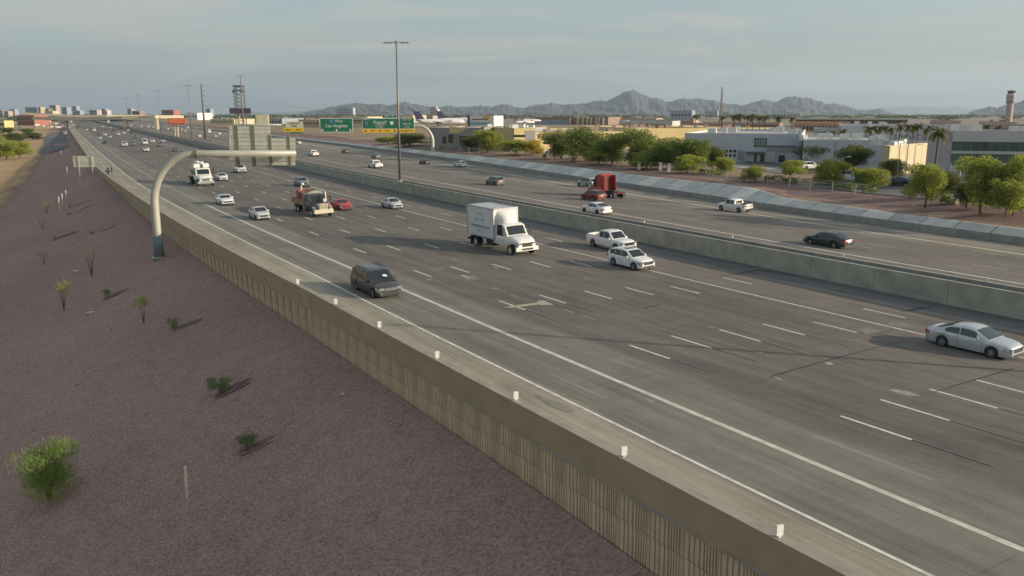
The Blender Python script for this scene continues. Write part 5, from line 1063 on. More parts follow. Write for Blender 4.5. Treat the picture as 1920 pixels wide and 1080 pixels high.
ROOF = M('roof_grey', (.40, .38, .35), .9, .12, .2); BGL = M('window_green_glass', (.03, .06, .055), .12, .25, .4, spec=.6); UNIT = M('roof_unit_white', (.6, .6, .58), .6, .1, 1)
class Bd:
    """building: origin at its south-east ground corner, x runs west->east along the south face (0 = west end), y runs north"""
    def __init__(s, name, label, xl, xr, yb, yt, depth, wall, z=ZP, Y=None, ax=None, par=.5, cat='building', roof=None, hgt=None):
        if Y: p = at(xr, yb, Y); p.z = z
        else: X, Yy = back(xr, yb, z); p = Vector((X, Yy, z))
        s.e = ax or EAST; s.n = Vector((-s.e.y, s.e.x, 0)); s.w = along(p, -s.e, xl)
        s.h = hgt or (at(project(p)[0], yt, p.y).z-z); o = p-s.e*s.w; s.t = empty(name, tuple(o), math.atan2(s.e.y, s.e.x), label, cat); s.d = depth; s.o = o
        m = MB(); m.box(0, s.w, 0, depth, -2, s.h-par); s.wall = link('wall', m.mesh('wall', WALLS[wall]), s.t)
        m = MB(); T = .35
        for a in ((0, s.w, 0, T), (0, s.w, depth-T, depth), (0, T, T, depth-T), (s.w-T, s.w, T, depth-T)): m.box(a[0], a[1], a[2], a[3], s.h-par, s.h)
        link('parapet', m.mesh('parapet', WALLS[wall]), s.t)
        m = MB(); m.box(T, s.w-T, T, depth-T, s.h-par, s.h-par+.05); link('roof', m.mesh('roof', roof or ROOF), s.t)
    def box(s, name, x0, x1, z0, z1, mat, d=.06, y=0, parent=None, inward=0.):
        m = MB(); m.box(x0, x1, y-d, y+inward, z0, z1); return link(name, m.mesh(name, mat), parent or s.t)
    def ebox(s, name, y0, y1, z0, z1, mat, d=.06):
        m = MB(); m.box(s.w, s.w+d, y0, y1, z0, z1); return link(name, m.mesh(name, mat), s.t)
    def px(s, x, y):
        """south face coordinates of a pixel"""
        k = along(s.o, s.e, x) if x > project(s.o)[0] else -along(s.o, -s.e, x); p = s.o+s.e*k; return k, at(x, y, p.y).z-s.o.z
    def pxbox(s, name, x0, y0, x1, y1, mat, d=.06):
        a, z1 = s.px(x0, y0); c, z0 = s.px(x1, y1); return s.box(name, min(a, c), max(a, c), min(z0, z1), max(z0, z1), mat, d)
    def units(s, n, seed=1, mat=UNIT, big=1.):
        r = random.Random(seed)
        for i in range(n):
            w = r.uniform(1.2, 2.6)*big; x = r.uniform(.06, .94)*s.w; y = r.uniform(.1, .9)*s.d; m = MB(); m.box(x, x+w, y, y+w*.8, s.h-.45, s.h+r.uniform(.5, 1.1)*big, tap=.05); link('roof_unit', m.mesh('roof_unit', mat), s.t)
    def window_row(s, n, z0, z1, mat=BGL, m0=.04, gap=.35, east=False):
        Wd = s.d if east else s.w; st = Wd*(1-2*m0)/n
        for i in range(n):
            a = Wd*m0+i*st+st*gap/2; f = s.ebox('window', a, a+st*(1-gap), z0, z1, mat) if east else s.box('window', a, a+st*(1-gap), z0, z1, mat)
# office block on the right
of = Bd('office_building', 'three storey grey office building with bands of green glass at the right edge', 1752, 2080, 362, 247, 14, 'purple', Y=None, par=.7)
GB = M('glass_band_green', (.05, .11, .09), .1, .5, .25, spec=.7)
def zf_(y): return of.px(1765, y)[1]
for z0, z1, nn in ((282, 266, 16), (303, 288, 16)):
    st = (of.w-2.2)/nn
    for i in range(nn): of.box('window', 1.8+i*st, 1.8+i*st+st-.07, zf_(z0), zf_(z1), GB, .05)
of.box('window', 2.0, 5.5, zf_(312), zf_(304), GB, .05)
st = (of.w-6)/14
for i in range(14): of.box('window', 5+i*st, 5+i*st+st-.1, .3, zf_(322), GB, .05)
for z0, z1 in ((265, 247), (287.6, 282.6), (321, 309)): of.box('spandrel_band', 1.7, of.w, zf_(z0), zf_(z1), WALLS['lgrey'], .22)
for i in range(6): of.box('column', 7+i*4.2, 7.4+i*4.2, 0, zf_(322), WALLS['lgrey'], .5, -.2)
of.box('canopy', 5.5, of.w, zf_(322)-.05, zf_(320), WALLS['white'], 1.2, -.25); of.units(8, 3)
# warehouse, grey
g1b = Bd('warehouse', 'long blue grey warehouse with six small windows and a glazed entrance', 1282, 1500, 307, 251, 60, 'grey', par=.6)
for x_ in (1358.5, 1366.5, 1374):
    for y_ in (281, 289): o_ = g1b.pxbox('window', x_, y_, x_+4.6, y_+5, GLASS, .05); 
g1b.pxbox('roller_door', 1382.5, 282, 1394, 300.5, WALLS['mgrey'], .07); g1b.pxbox('entrance_wall', 1397, 284, 1453, 303.5, WALLS['lgrey'], .5)
g1b.pxbox('canopy', 1398, 283.5, 1434, 286.5, M('canopy_teal', (.12, .2, .2), .6, .1, 1), 1.6); g1b.pxbox('door', 1414, 289, 1418.5, 302.5, GLASS, .58); g1b.pxbox('door', 1425, 289, 1433, 302.5, GLASS, .58)
a_, z1_ = g1b.px(1411, 258); c_, z0_ = g1b.px(1436, 277)
for i in range(5):
    for j in range(3): g1b.box('pane', a_+(c_-a_)*i/5+.06, a_+(c_-a_)*(i+1)/5-.06, z0_+(z1_-z0_)*j/3+.06, z0_+(z1_-z0_)*(j+1)/3-.06, M('glazing_green', (.07, .13, .09), .12, .5, .8, spec=.7), .06)
g1b.pxbox('recess', 1436, 274, 1490, 287, WALLS['mgrey'], .04); g1b.pxbox('recess_lintel', 1436, 272.5, 1490, 274.3, M('lintel_teal', (.1, .17, .16), .6, .1, 1), .4); g1b.pxbox('side_door', 1459, 291, 1471, 304, GLASS, .08); g1b.pxbox('window', 1330, 286, 1336, 291.5, GLASS, .05); g1b.pxbox('corner_box', 1495, 253, 1503, 264, WALLS['white'], 2.0); g1b.units(9, 5)
g2b = Bd('warehouse', 'blue grey warehouse wing with notched white corner left of the cream wall', 1503, 1662, 316, 263, 45, 'grey', par=.6); g2b.pxbox('corner_notch', 1627, 262, 1652, 273, WALLS['white'], .08); g2b.pxbox('panel_joint', 1560, 266, 1566, 312, WALLS['purple'], .05); g2b.units(8, 8)
ax2 = Vector((.9, .43, 0)).normalized()
g3b = Bd('cream_building', 'pale cream sunlit wall building left of the office building', 1664, 1752, 318, 267.5, 1.5, 'cream', par=.5, ax=Vector((.72, .69, 0)).normalized())
for i in range(1, 6): g3b.box('panel_joint', g3b.w*i/6-.04, g3b.w*i/6+.04, .2, g3b.h-.3, WALLS['tan'], .03)
g3b.units(3, 4)
g4b = Bd('sign_building', 'grey building with dark wall lettering behind the palms', 1575, 1768, 275, 236, 50, 'grey', par=.6, Y=245)
o_ = text_mesh('service', 3.3, M('wall_letters_blue_grey', (.16, .19, .24), .6, .05, 2), .05); a_, z_ = g4b.px(1704, 256); q = link('lettering', o_, g4b.t, (a_, -.08, z_)); q.rotation_euler = (math.pi/2, 0, 0); g4b.units(7, 9)
g5b = Bd('white_annex', 'small pale annex with a strip window left of the lettered building', 1524, 1600, 270, 241, 20, 'lgrey', Y=262); g5b.pxbox('window', 1530, 247, 1548, 250, GLASS, .05); g5b.pxbox('strip_window', 1525, 254, 1560, 256, GLASS, .05)
# yellow warehouses
y1b = Bd('yellow_warehouse', 'long sunlit yellow warehouse wall rising above the green trees', 1003, 1212, 297, 246, 60, 'yellow', par=.5, ax=Vector((.95, .3, 0)).normalized(), Y=278)
for x_ in (1018, 1040, 1100): y1b.pxbox('window', x_, 252.5+14, x_+13, 256+14, GLASS, .05)
for i in range(1, 9): y1b.box('panel_joint', y1b.w*i/9-.05, y1b.w*i/9+.05, .2, y1b.h-.3, WALLS['tan'], .03)
y1b.units(12, 11, WALLS['brown'])
y2b = Bd('yellow_warehouse', 'yellow warehouse bay with a tall grey roller door', 964, 1004, 292, 240, 40, 'yellow', par=.4, ax=Vector((.95, .3, 0)).normalized(), Y=256); y2b.pxbox('roller_door', 985, 245, 1003, 290, WALLS['mgrey'], .1); y2b.pxbox('dark_strip', 962, 253, 984, 257, GLASS, .05); y2b.units(3, 3)
y3b = Bd('grey_warehouse', 'grey warehouse with a slanting yellow parapet right of the gantry pole', 806, 862, 277, 239, 30, 'mgrey', Y=280); y3b.pxbox('door', 830, 256, 837, 270, GLASS, .06); y3b.pxbox('loading_bay', 841, 252, 850, 268, GLASS, .06)
y4b = Bd('grey_warehouse', 'grey gabled warehouse with a dark strip window and yellow upper wall', 862, 908, 278, 239, 30, 'mgrey', Y=268); y4b.pxbox('strip_window', 862, 255, 882, 264, GLASS, .08); y4b.pxbox('strip_sill', 864, 259, 880, 260.6, WALLS['white'], .1); y4b.pxbox('window', 888, 254, 894, 257, GLASS, .06)
m = MB(); a0, zt = y4b.px(843, 237); b0, zm = y4b.px(878, 240); c0, zl_ = y4b.px(843, 250); m.add([(a0, -.12, zt), (b0, -.12, zm), (a0+(b0-a0)*.55, -.12, zl_), (a0, -.12, zl_)], [(0, 3, 2, 1)]); link('yellow_upper_wall', m.mesh('yellow_upper_wall', WALLS['yellow']), y4b.t)
y5b = Bd('grey_warehouse', 'grey warehouse end behind the light green trees', 908, 966, 282, 240, 35, 'mgrey', Y=285); m = MB(); a0, zt = y5b.px(904, 238.5); b0, zm = y5b.px(945, 240); m.add([(a0, -.1, zt), (b0, -.1, zm), (a0+(b0-a0)*.3, -.1, zm-2.5), (a0, -.1, zm-2.0)], [(0, 3, 2, 1)]); link('yellow_upper_wall', m.mesh('yellow_upper_wall', WALLS['yellow']), y5b.t); y5b.units(5, 2)
y6b = Bd('cream_roof_building', 'low building with sunlit yellow parapets behind the grey warehouse', 1190, 1325, 285, 240, 70, 'yellow', Y=330, ax=Vector((.97, .24, 0)).normalized(), roof=M('roof_peach', (.5, .38, .27), .9, .1, .3)); y6b.units(14, 6, WALLS['brown'])
y7b = Bd('cream_roof_building', 'low yellow parapet building under the palm row', 1325, 1450, 282, 239, 60, 'yellow', Y=345, ax=Vector((.97, .24, 0)).normalized(), roof=M('roof_peach', (.5, .38, .27), .9, .1, .3)); y7b.units(8, 7, WALLS['brown'])
# airport
tm = Bd('terminal_building', 'long airport terminal with a thin white roof edge', 1490, 1700, 250, 221.5, 60, 'brown', Y=700); tm.box('roof_edge', -3, tm.w+3, tm.h-1.2, tm.h-.2, WALLS['white'], 3); tm.window_row(30, tm.h*.45, tm.h*.7, GLASS)
tm2 = Bd('terminal_building', 'lower terminal block with an orange sunlit roof', 1485, 1592, 258, 229, 40, 'tan', Y=520, roof=M('roof_sunlit_orange', (.55, .27, .12), .85, .1, .2)); tm2.box('roof_fascia', 0, tm2.w, tm2.h-1.2, tm2.h+.05, M('fascia_sunlit_orange', (.6, .33, .16), .8, .1, .3), .4); tm2.window_row(14, 1, tm2.h*.6, GLASS)  # roof and fascia carry the orange sunlight in their colour
tm3 = Bd('terminal_building', 'brown flat concourse building behind the radio mast', 1295, 1460, 250, 231, 60, 'brown', Y=560, roof=M('roof_rust', (.36, .2, .13), .85, .12, .2)); tm3.box('roof_fascia', 0, tm3.w, tm3.h-1, tm3.h+.05, WALLS['pink'], .4); tm3.window_row(22, .5, tm3.h*.55, GLASS)
tm4 = Bd('hangar', 'long brown hangar with a dark open front left of the sunlit pillars', 1003, 1075, 240, 219, 60, 'brown', Y=880, roof=M('roof_dusk_brown', (.36, .27, .21), .9, .1, .2)); tm4.pxbox('open_front', 1003, 225, 1070, 237, WALLS['steel'], .2)
tm5 = Bd('parking_garage', 'brown parking garage with a row of bright vertical fins', 1076, 1140, 240, 219.5, 60, 'brown', Y=860)
for x_, w_ in ((1068, 3), (1082, 4), (1091.5, 3.4), (1100, 3.2), (1107, 3), (1117, 3), (1122, 2.6), (1129.5, 3)): tm5.pxbox('fin', x_, 221, x_+w_, 238, WALLS['cream'], 2.)
for i, (xl, xr, yt, wl, Y, lb) in enumerate([(1140, 1230, 222, 'pink', 900, 'low pinkish airport building right of the sunlit fins'), (1232, 1300, 224, 'tan', 820, 'low tan airport building left of the lone palm'), (1160, 1260, 227, 'lgrey', 650, 'pale low shed in front of the pinkish airport building'), (560, 600, 224, 'tan', 700, 'low tan shed left of the Los Angeles sign'), (640, 690, 218.5, 'cream', 900, 'low cream building between the two larger green signs'), (590, 645, 219, 'tan', 980, 'tan low building above the Los Angeles sign'), (478, 530, 222, 'steel', 800, 'grey shed behind the cream roadside sign'), (395, 440, 223, 'cream', 900, 'low pale building left of the dark billboard'), (350, 372, 211.5, 'white', 1500, 'white stepped building left of the steel monopole'), (752, 775, 216, 'cream', 1100, 'small cream block above the small green sign'), (790, 812, 217, 'pink', 1300, 'small pink block between the jet tails'), (1256, 1296, 207, 'steel', 1500, 'blue grey towerlike block left of the lone palm'), (1448, 1500, 211, 'lgrey', 2200, 'pale far block right of the palm row'), (1760, 1800, 226, 'pink', 420, 'pinkish low building above the office roof'), (1860, 1905, 229, 'pink', 420, 'low pink block below the control tower')]):
    q = Bd('low_building', lb, xl, xr, 246, yt, 40, wl, Y=Y, z=ZP); q.window_row(max(4, int((xr-xl)/6)), q.h*.4, q.h*.62, GLASS, gap=.45); q.units(3, i, WALLS['brown'])
# parking lots
ASPH = M('parking_asphalt', (.12, .11, .105), .9, .15, .5)
for nm, P_ in (('parking_lot', [(1520, 352), (1930, 392), (1980, 345), (1560, 318)]), ('parking_lot', [(1290, 305), (1500, 320), (1500, 308), (1300, 298)]), ('access_road', [(1330, 308), (1490, 328), (1500, 322), (1340, 303)])):
    b = MB(); b.add([(*back(x, y, ZP), ZP+(.04 if nm == 'parking_lot' else .06)) for x, y in P_], [(0, 1, 2, 3)]); tag(b.build(nm, ASPH if nm == 'parking_lot' else M('concrete_path', (.34, .32, .3), .9, .1, .5)), kind='structure')
for i, (x0, y0, x1, y1) in enumerate([(1598, 352, 1640, 355), (1503, 342, 1546, 340), (1808, 371, 1866, 368), (1778, 380, 1794, 383)]):
    a_ = Vector((*back(x0, y0, ZP), ZP)); c_ = Vector((*back(x1, y1, ZP), ZP)); m = MB(); m.bar((0, 0, .3), c_-a_+Vector((0, 0, .3)), .35, .6); m.bar((0, 0, .62), c_-a_+Vector((0, 0, .62)), .4, .06); o = m.build('planter_wall', M('planter_tan_stucco', (.5, .4, .28), .85, .1, 1)); o.location = a_  # low walls in one even tan stucco
    tag(o, ['low tan planter wall under the tree right of the parked pickup', 'low tan kerb wall left of the parked pickup', 'low tan planter wall below the large bright tree', 'short tan wall end on the verge edge'][i], 'wall')
# parking lot lamps
for i, (x, yb, yt) in enumerate([(1577, 346, 295), (1681, 343, 269), (1696, 344, 268), (1711, 338, 272), (1795, 372, 307), (1711, 345, 278)][:5]):
    X, Y = back(x, yb, ZP); h = at(x, yt, Y).z-ZP; t = empty('parking_lamp', (X, Y, ZP), 0, ['slim parking lamp beside the parked white pickup', 'left of three slim lamps before the cream wall', 'middle of three slim lamps before the cream wall', 'right of three slim lamps before the cream wall', 'slim lamp beside the parked white van'][i], 'lamp', 'parking lot lamps')
    m = MB(); m.tube([(0, 0, 0), (0, 0, h)], [.09, .06], 8); link('pole', m.mesh('pole', GALV), t); m = MB(); m.bar((0, 0, h), (.9, 0, h+.1), .07); link('arm', m.mesh('arm', GALV), t); m = MB(); m.box(.6, 1.25, -.15, .15, h+.06, h+.18, tap=.04); link('lamp_head', m.mesh('lamp_head', WALLS['white']), t)
# verge fence
fe = empty('verge_fence', (*back(1180, 314, ZP), ZP), 0, 'thin wire fence on pale posts along the top of the far verge', 'fence'); P_ = []
for x, y in [(860, 286), (940, 291), (1020, 298), (1100, 307), (1180, 316), (1260, 323), (1330, 331), (1400, 341), (1480, 351), (1560, 362), (1650, 373)]: P_.append(Vector((*back(x, y, ZP), ZP)))
for i in range(len(P_)-1):
    n_ = max(2, int((P_[i+1]-P_[i]).length/4.5))
    for k in range(n_): p = P_[i].lerp(P_[i+1], k/n_)-Vector(fe.location); m = MB(); m.tube([p, p+Vector((0, 0, 1.7))], .05, 6); link('post', m.mesh('post', GALV), fe)
m = MB()
for i in range(len(P_)-1):
    for z_ in (.4, .85, 1.3, 1.68): m.bar(P_[i]-Vector(fe.location)+Vector((0, 0, z_)), P_[i+1]-Vector(fe.location)+Vector((0, 0, z_)), .02)
link('wires', m.mesh('wires', GALV), fe)
for i, x in enumerate((1198, 1238, 1254)):
    X, Y = back(x, 318+i*2, ZP); m = MB(); m.box(-.3, .3, -.3, .3, 0, 1.5, tap=.05); m.box(-.36, .36, -.36, .36, 1.5, 1.62); o = m.build('utility_cabinet', WALLS['white']); o.location = (X, Y, ZP); tag(o, ['white utility cabinet left of the pair by the fence', 'white utility cabinet, left of the pair by the fence end', 'white utility cabinet, right of the pair by the fence end'][i], 'cabinet')
# planes
PLW = M('plane_white', (.66, .66, .67), .4, .04, .2); PLP = M('plane_purple', (.05, .035, .09), .45, .1, .3); PLG = M('plane_grey', (.3, .3, .32), .5, .1, .3)
def plane(xt, xn, yc, Y, label, logo=True, tail=PLP):
    """tail at pixel xt, nose at xn"""
    a_ = at(xt, yc, Y); c_ = at(xn, yc, Y+8); d = c_-a_; L_ = d.length; t = empty('airplane', (a_.x, a_.y, a_.z), math.atan2(d.y, d.x), label, 'airplane', 'parked cargo jets'); R = L_*.05
    xs = [0, .06, .16, .3, .8, .9, .96, 1.0]; rs_ = [.25, .55, .9, 1, 1, .85, .55, .1]; zs = [.55, .38, .12, 0, 0, -.06, -.15, -.25]
    m = MB(); m.tube([(x*L_, 0, z*R) for x, z in zip(xs, zs)], [r_*R for r_ in rs_], 16); m.smooth = True; link('fuselage', m.mesh('fuselage', PLW), t)
    m = MB(); f = [(.01, .9), (.2, .9), (.07, 5.0), (-.04, 5.0)]; m.add([(x*L_, s_*.2, z*R*.8) for s_ in (-1, 1) for x, z in f], [(0, 1, 2, 3), (7, 6, 5, 4), (0, 4, 5, 1), (1, 5, 6, 2), (2, 6, 7, 3), (3, 7, 4, 0)]); link('tail_fin', m.mesh('tail_fin', tail), t)
    for sg in (-1, 1):
        m = MB(); f = [(.62, .6*R), (.42, .6*R), (.3, L_*.42), (.36, L_*.42)]; m.add([(x*L_, sg*y, -R*.4+z_+y*.06) for z_ in (0, .35) for x, y in f], [(0, 1, 2, 3), (7, 6, 5, 4), (0, 4, 5, 1), (1, 5, 6, 2), (2, 6, 7, 3), (3, 7, 4, 0)]); link('wing', m.mesh('wing', PLG), t)
        m = MB(); m.tube([(.5*L_, sg*L_*.16, -R*.75), (.6*L_, sg*L_*.16, -R*.75)], [R*.38, R*.5], 12); link('engine', m.mesh('engine', PLG), t)
        m = MB(); f = [(.14, R*.3), (.04, R*.3), (-.01, L_*.15), (.03, L_*.15)]; m.add([(x*L_, sg*y, R*.6+z_) for z_ in (0, .2) for x, y in f], [(0, 1, 2, 3), (7, 6, 5, 4), (0, 4, 5, 1), (1, 5, 6, 2), (2, 6, 7, 3), (3, 7, 4, 0)]); link('stabilizer', m.mesh('stabilizer', tail), t)
    for x_, y_ in ((.86, 0), (.45, -R), (.45, R)): m = MB(); m.bar((x_*L_, y_, -R*1.9), (x_*L_, y_, -R*.5), .5); link('landing_gear', m.mesh('landing_gear', CHASSIS), t)
    if logo: me = text_mesh('FedEx', R*1.35, PLP, .02); o = link('lettering', me, t, (L_*.66, -R*1.01, R*.15)); o.rotation_euler = (math.pi/2, 0, 0)
    return t
plane(779, 872, 228, 760, 'white cargo jet with a dark tail, left of the pair by the gantry'); plane(821, 905, 225.5, 860, 'white cargo jet with a dark tail, right of the pair by the gantry')
plane(964, 1003, 229, 700, 'purple and white cargo jet with dark tail, front of the right pair', False); plane(977, 1015, 226, 760, 'cargo jet with dark tail, rear of the right pair', False)
# colourful mural building
mb_ = Bd('mural_building', 'small white and orange panelled building with a dark left edge among the jets', 879, 926, 246, 217, 20, 'white', Y=620); mb_.pxbox('orange_panel', 905, 217.5, 918, 223, M('mural_orange', (.7, .38, .1), .6, .1, .5), .2); mb_.pxbox('blue_panel', 882, 229, 918, 234, M('mural_blue', (.2, .35, .42), .6, .1, .5), .2); mb_.pxbox('dark_edge', 877, 216, 881, 236, WALLS['dark'], .6); mb_.pxbox('wall_letters', 885, 223, 915, 225, WALLS['dark'], .15)
for i, (x, y0, y1, w) in enumerate([(925, 218, 234, 5), (937, 217, 234, 6)]):
    a_ = at(x, y1, 640); h = at(x, y0, 640).z-ZP; m = MB(); m.box(-w*.2, w*.2, -1, 1, 0, h, tap=.3); m.box(-w*.3, w*.3, -1.2, 1.2, h*.75, h*.82); o = m.build('fuel_tower', WALLS[('white', 'purple')[i]]); o.location = (a_.x, 640, ZP); tag(o, ['narrow white tower right of the mural building', 'narrow mauve tower right of the white one'][i], 'tower')
# control tower
X = at(1888, 246, 900); t = empty('control_tower', (X.x, 900, ZP), 0, 'airport control tower with a wide multi level head in front of the right mountain', 'tower'); zt = lambda y: at(1888, y, 900).z-ZP; u = 900/FPX
m = MB(); m.tube([(0, 0, 0), (0, 0, zt(196))], [6.3*u, 5.4*u], 12); link('shaft', m.mesh('shaft', WALLS['pink']), t)
for y0, y1, r0_, r1_, mt, nm in ((196, 192, 5.5, 7.2, 'purple', 'head_skirt'), (192, 190.4, 7.3, 7.3, 'dark', 'lower_deck'), (190.4, 178, 7.4, 8.0, 'pink', 'head_body'), (184.5, 183, 8.05, 8.05, 'purple', 'head_band'), (178, 175.5, 8.0, 6.2, 'lgrey', 'head_slope'), (175.5, 171, 5.6, 7.2, 'dark', 'cab_glass'), (171, 169.6, 7.4, 7.0, 'mgrey', 'cab_roof')):
    m = MB(); m.tube([(0, 0, zt(y0)), (0, 0, zt(y1))], [r0_*u, r1_*u], 16); link(nm, m.mesh(nm, WALLS[mt]), t)
m = MB(); m.bar((0, 0, zt(169.6)), (0, 0, zt(166)), .3); link('antenna', m.mesh('antenna', STEELP), t); m = MB(); m.bar((6*u, 0, zt(179)), (10*u, 0, zt(179)), .5); link('side_balcony', m.mesh('side_balcony', WALLS['dark']), t)
# radio mast, lattice tower, monopole, billboards
p = at(1350, 245, 600); t = empty('radio_mast', (p.x, 600, ZP), 0, 'slender lattice radio mast standing above the yellow parapets', 'mast'); h = at(1350, 163, 600).z-ZP
def lattice(t, h, w0, w1, n, mat, r=.12):
    for sx in (-1, 1):
        for sy in (-1, 1): m = MB(); m.bar((sx*w0/2, sy*w0/2, 0), (sx*w1/2, sy*w1/2, h), r); link('leg', m.mesh('leg', mat), t)
    m = MB()
    for i in range(n):
        z0, z1 = h*i/n, h*(i+1)/n; a = (w0+(w1-w0)*i/n)/2; c = (w0+(w1-w0)*(i+1)/n)/2
        for p0, p1 in (((-a, -a, z0), (c, -c, z1)), ((a, -a, z0), (-c, -c, z1)), ((-a, a, z0), (-c, -c, z1)), ((a, -a, z0), (c, c, z1)), ((a, a, z0), (-c, c, z1))): m.bar(p0, p1, r*.7)
    link('bracing', m.mesh('bracing', mat), t)
lattice(t, h, 1.3, .7, 22, M('mast_grey_red', (.28, .22, .2), .6, .2, .3), .22)
m = MB(); m.box(-.6, .6, -.5, .5, h*.9, h*.94); m.box(-.5, .5, -.5, .5, h*.97, h); link('antenna', m.mesh('antenna', WALLS['lgrey']), t)
p = at(453, 245, 700); t = empty('lattice_tower', (p.x, 700, -1), 0, 'wide lattice tower with antenna boxes on top behind the dark billboard', 'tower'); h = at(453, 160, 700).z+1; lattice(t, h, 7.2, 6.4, 12, M('lattice_dark_steel', (.12, .12, .12), .6, .2, .3), .45)
m = MB(); m.box(-3.8, 3.8, -3.8, 3.8, h-1.2, h); m.box(-3.8, 3.8, -3.8, 3.8, h-4.2, h-3.6); link('platform', m.mesh('platform', WALLS['dark']), t)
for x_ in (-3, 3.6): m = MB(); m.tube([(x_, -4, h-5), (x_, -4.6, h-5)], 1.3, 14); link('dish', m.mesh('dish', WALLS['dark']), t)
p = at(384.5, 246, 430); t = empty('steel_monopole', (p.x, 430, -1), 0, 'dark steel power monopole left of the dark billboard', 'pole'); h = at(383, 158, 430).z+1; m = MB(); m.tube([(0, 0, 0), (-.3, 0, h)], [.6, .3], 12); m.smooth = True; link('shaft', m.mesh('shaft', M('weathered_steel', (.12, .1, .09), .7, .2, .5)), t)
for k in range(5): m = MB(); m.bar((-.3, 0, h*(.62+.085*k)), (1.6, 0, h*(.63+.085*k)), .16); link('insulator_arm', m.mesh('insulator_arm', STEELP), t)
wl = empty('power_line', (p.x, 430, 0), 0, 'faint power wires strung right from the steel monopole', 'wires')
for k in range(5):
    a_ = Vector((1.4, 0, h*(.62+.085*k)-1)); c_ = at(760, 190+k*9, 900)-Vector((p.x, 430, 0)); m = MB(); pts = [a_.lerp(c_, q)+Vector((0, 0, -14*q*(1-q))) for q in np.linspace(0, 1, 12)]; m.tube(pts, .03, 4); link('wire', m.mesh('wire', STEELP), wl)
def billboard(x0, x1, y0, y1, yb, Y, mats, label, posts, txt=None):
    p = at((x0+x1)/2, yb, Y); t = empty('billboard', (p.x, Y, p.z), 0, label, 'billboard'); a_ = at(x0, y1, Y)-Vector(t.location); c_ = at(x1, y0, Y)-Vector(t.location)
    m = MB(); m.box(a_.x, c_.x, -.4, .4, a_.z, c_.z); link('frame', m.mesh('frame', mats[0]), t); m = MB(); m.box(a_.x+.4, c_.x-.4, -.5, -.3, a_.z+.4, c_.z-.4); link('face', m.mesh('face', mats[1]), t)
    m = MB(); m.box(a_.x, c_.x, -1.0, -.4, a_.z-.5, a_.z-.25); link('catwalk', m.mesh('catwalk', mats[0]), t)
    for x_ in posts: q = at(x_, yb, Y)-Vector(t.location); m = MB(); m.tube([(q.x, 0, -1), (q.x, 0, a_.z)], 1.3*Y/FPX, 10); link('post', m.mesh('post', mats[2]), t)
    if txt: me = text_mesh(txt, (c_.z-a_.z)*.55, mats[3], .02); o = link('lettering', me, t, (0, -.55, (a_.z+c_.z)/2)); o.rotation_euler = (math.pi/2, 0, 0)
billboard(431, 470, 202.5, 213, 246, 480, (WALLS['dark'], M('billboard_purple', (.07, .05, .09), .5, .3, .3), WALLS['cream'], WALLS['lgrey']), 'dark purple billboard in front of the lattice tower', (450.5,))
billboard(316, 347, 221.5, 232.5, 254.5, 455, (M('billboard_orange_red', (.45, .1, .04), .6, .2, .3), M('billboard_orange', (.75, .2, .05), .5, .25, .4), WALLS['cream'], SINK), 'bright orange billboard on two pale posts', (329, 334))
billboard(480, 503.5, 215, 233, 262, 420, (CREAMS, M('billboard_cream', (.62, .55, .36), .6, .15, .4), WALLS['cream'], WALLS['brown']), 'cream coloured sign above the back of the overhead sign', (492,))
# ---------------- overpass ----------------
CONB = M('overpass_concrete_cream', (.5, .44, .33), .85, .1, .1)  # one pale cream concrete for decks and piers
def deck(name, pts, label, th=1.6, w=11, piers=()):
    P3 = [at(*q) for q in pts]; t = empty(name, tuple(P3[0]), 0, label, 'overpass'); o0 = P3[0]; rows = []
    for i, p in enumerate(P3):
        d = (P3[min(i+1, len(P3)-1)]-P3[max(i-1, 0)]); nn = Vector((-d.y, d.x, 0)).normalized(); q = p-o0; rows.append([q, q+Vector((0, 0, th)), q+Vector((0, 0, th))+nn*.4, q+Vector((0, 0, th-.8))+nn*.5, q+Vector((0, 0, th-.8))+nn*(w-.5), q+Vector((0, 0, th))+nn*w, q+nn*w])
    m = MB(); m.grid(rows, closed=True); link('deck', m.mesh('deck', CONB), t)
    for i in piers: p = P3[i]-o0; m = MB(); m.box(p.x-1, p.x+1, p.y+2, p.y+5, -14-p.z*0, p.z+.02); link('pier', m.mesh('pier', CONB), t)
    return t
deck('overpass', [(60, 224, 760), (120, 226.5, 740), (180, 226, 730), (230, 223.5, 720), (290, 222, 720), (345, 222, 740)], 'pale sunlit overpass bridge crossing the freeway in the distance', 2.6, 12, (1, 3, 4))
deck('overpass', [(40, 215, 1250), (90, 217, 1250), (130, 219.5, 1250), (200, 219, 1250), (300, 219.5, 1280)], 'far pale flyover behind the overpass bridge', 3, 12, (1, 2, 3))
deck('overpass', [(700, 225, 900), (600, 226, 950), (520, 228, 1000), (430, 229.5, 1050)], 'low flat viaduct running behind the overhead sign', 2, 10, (1, 2))
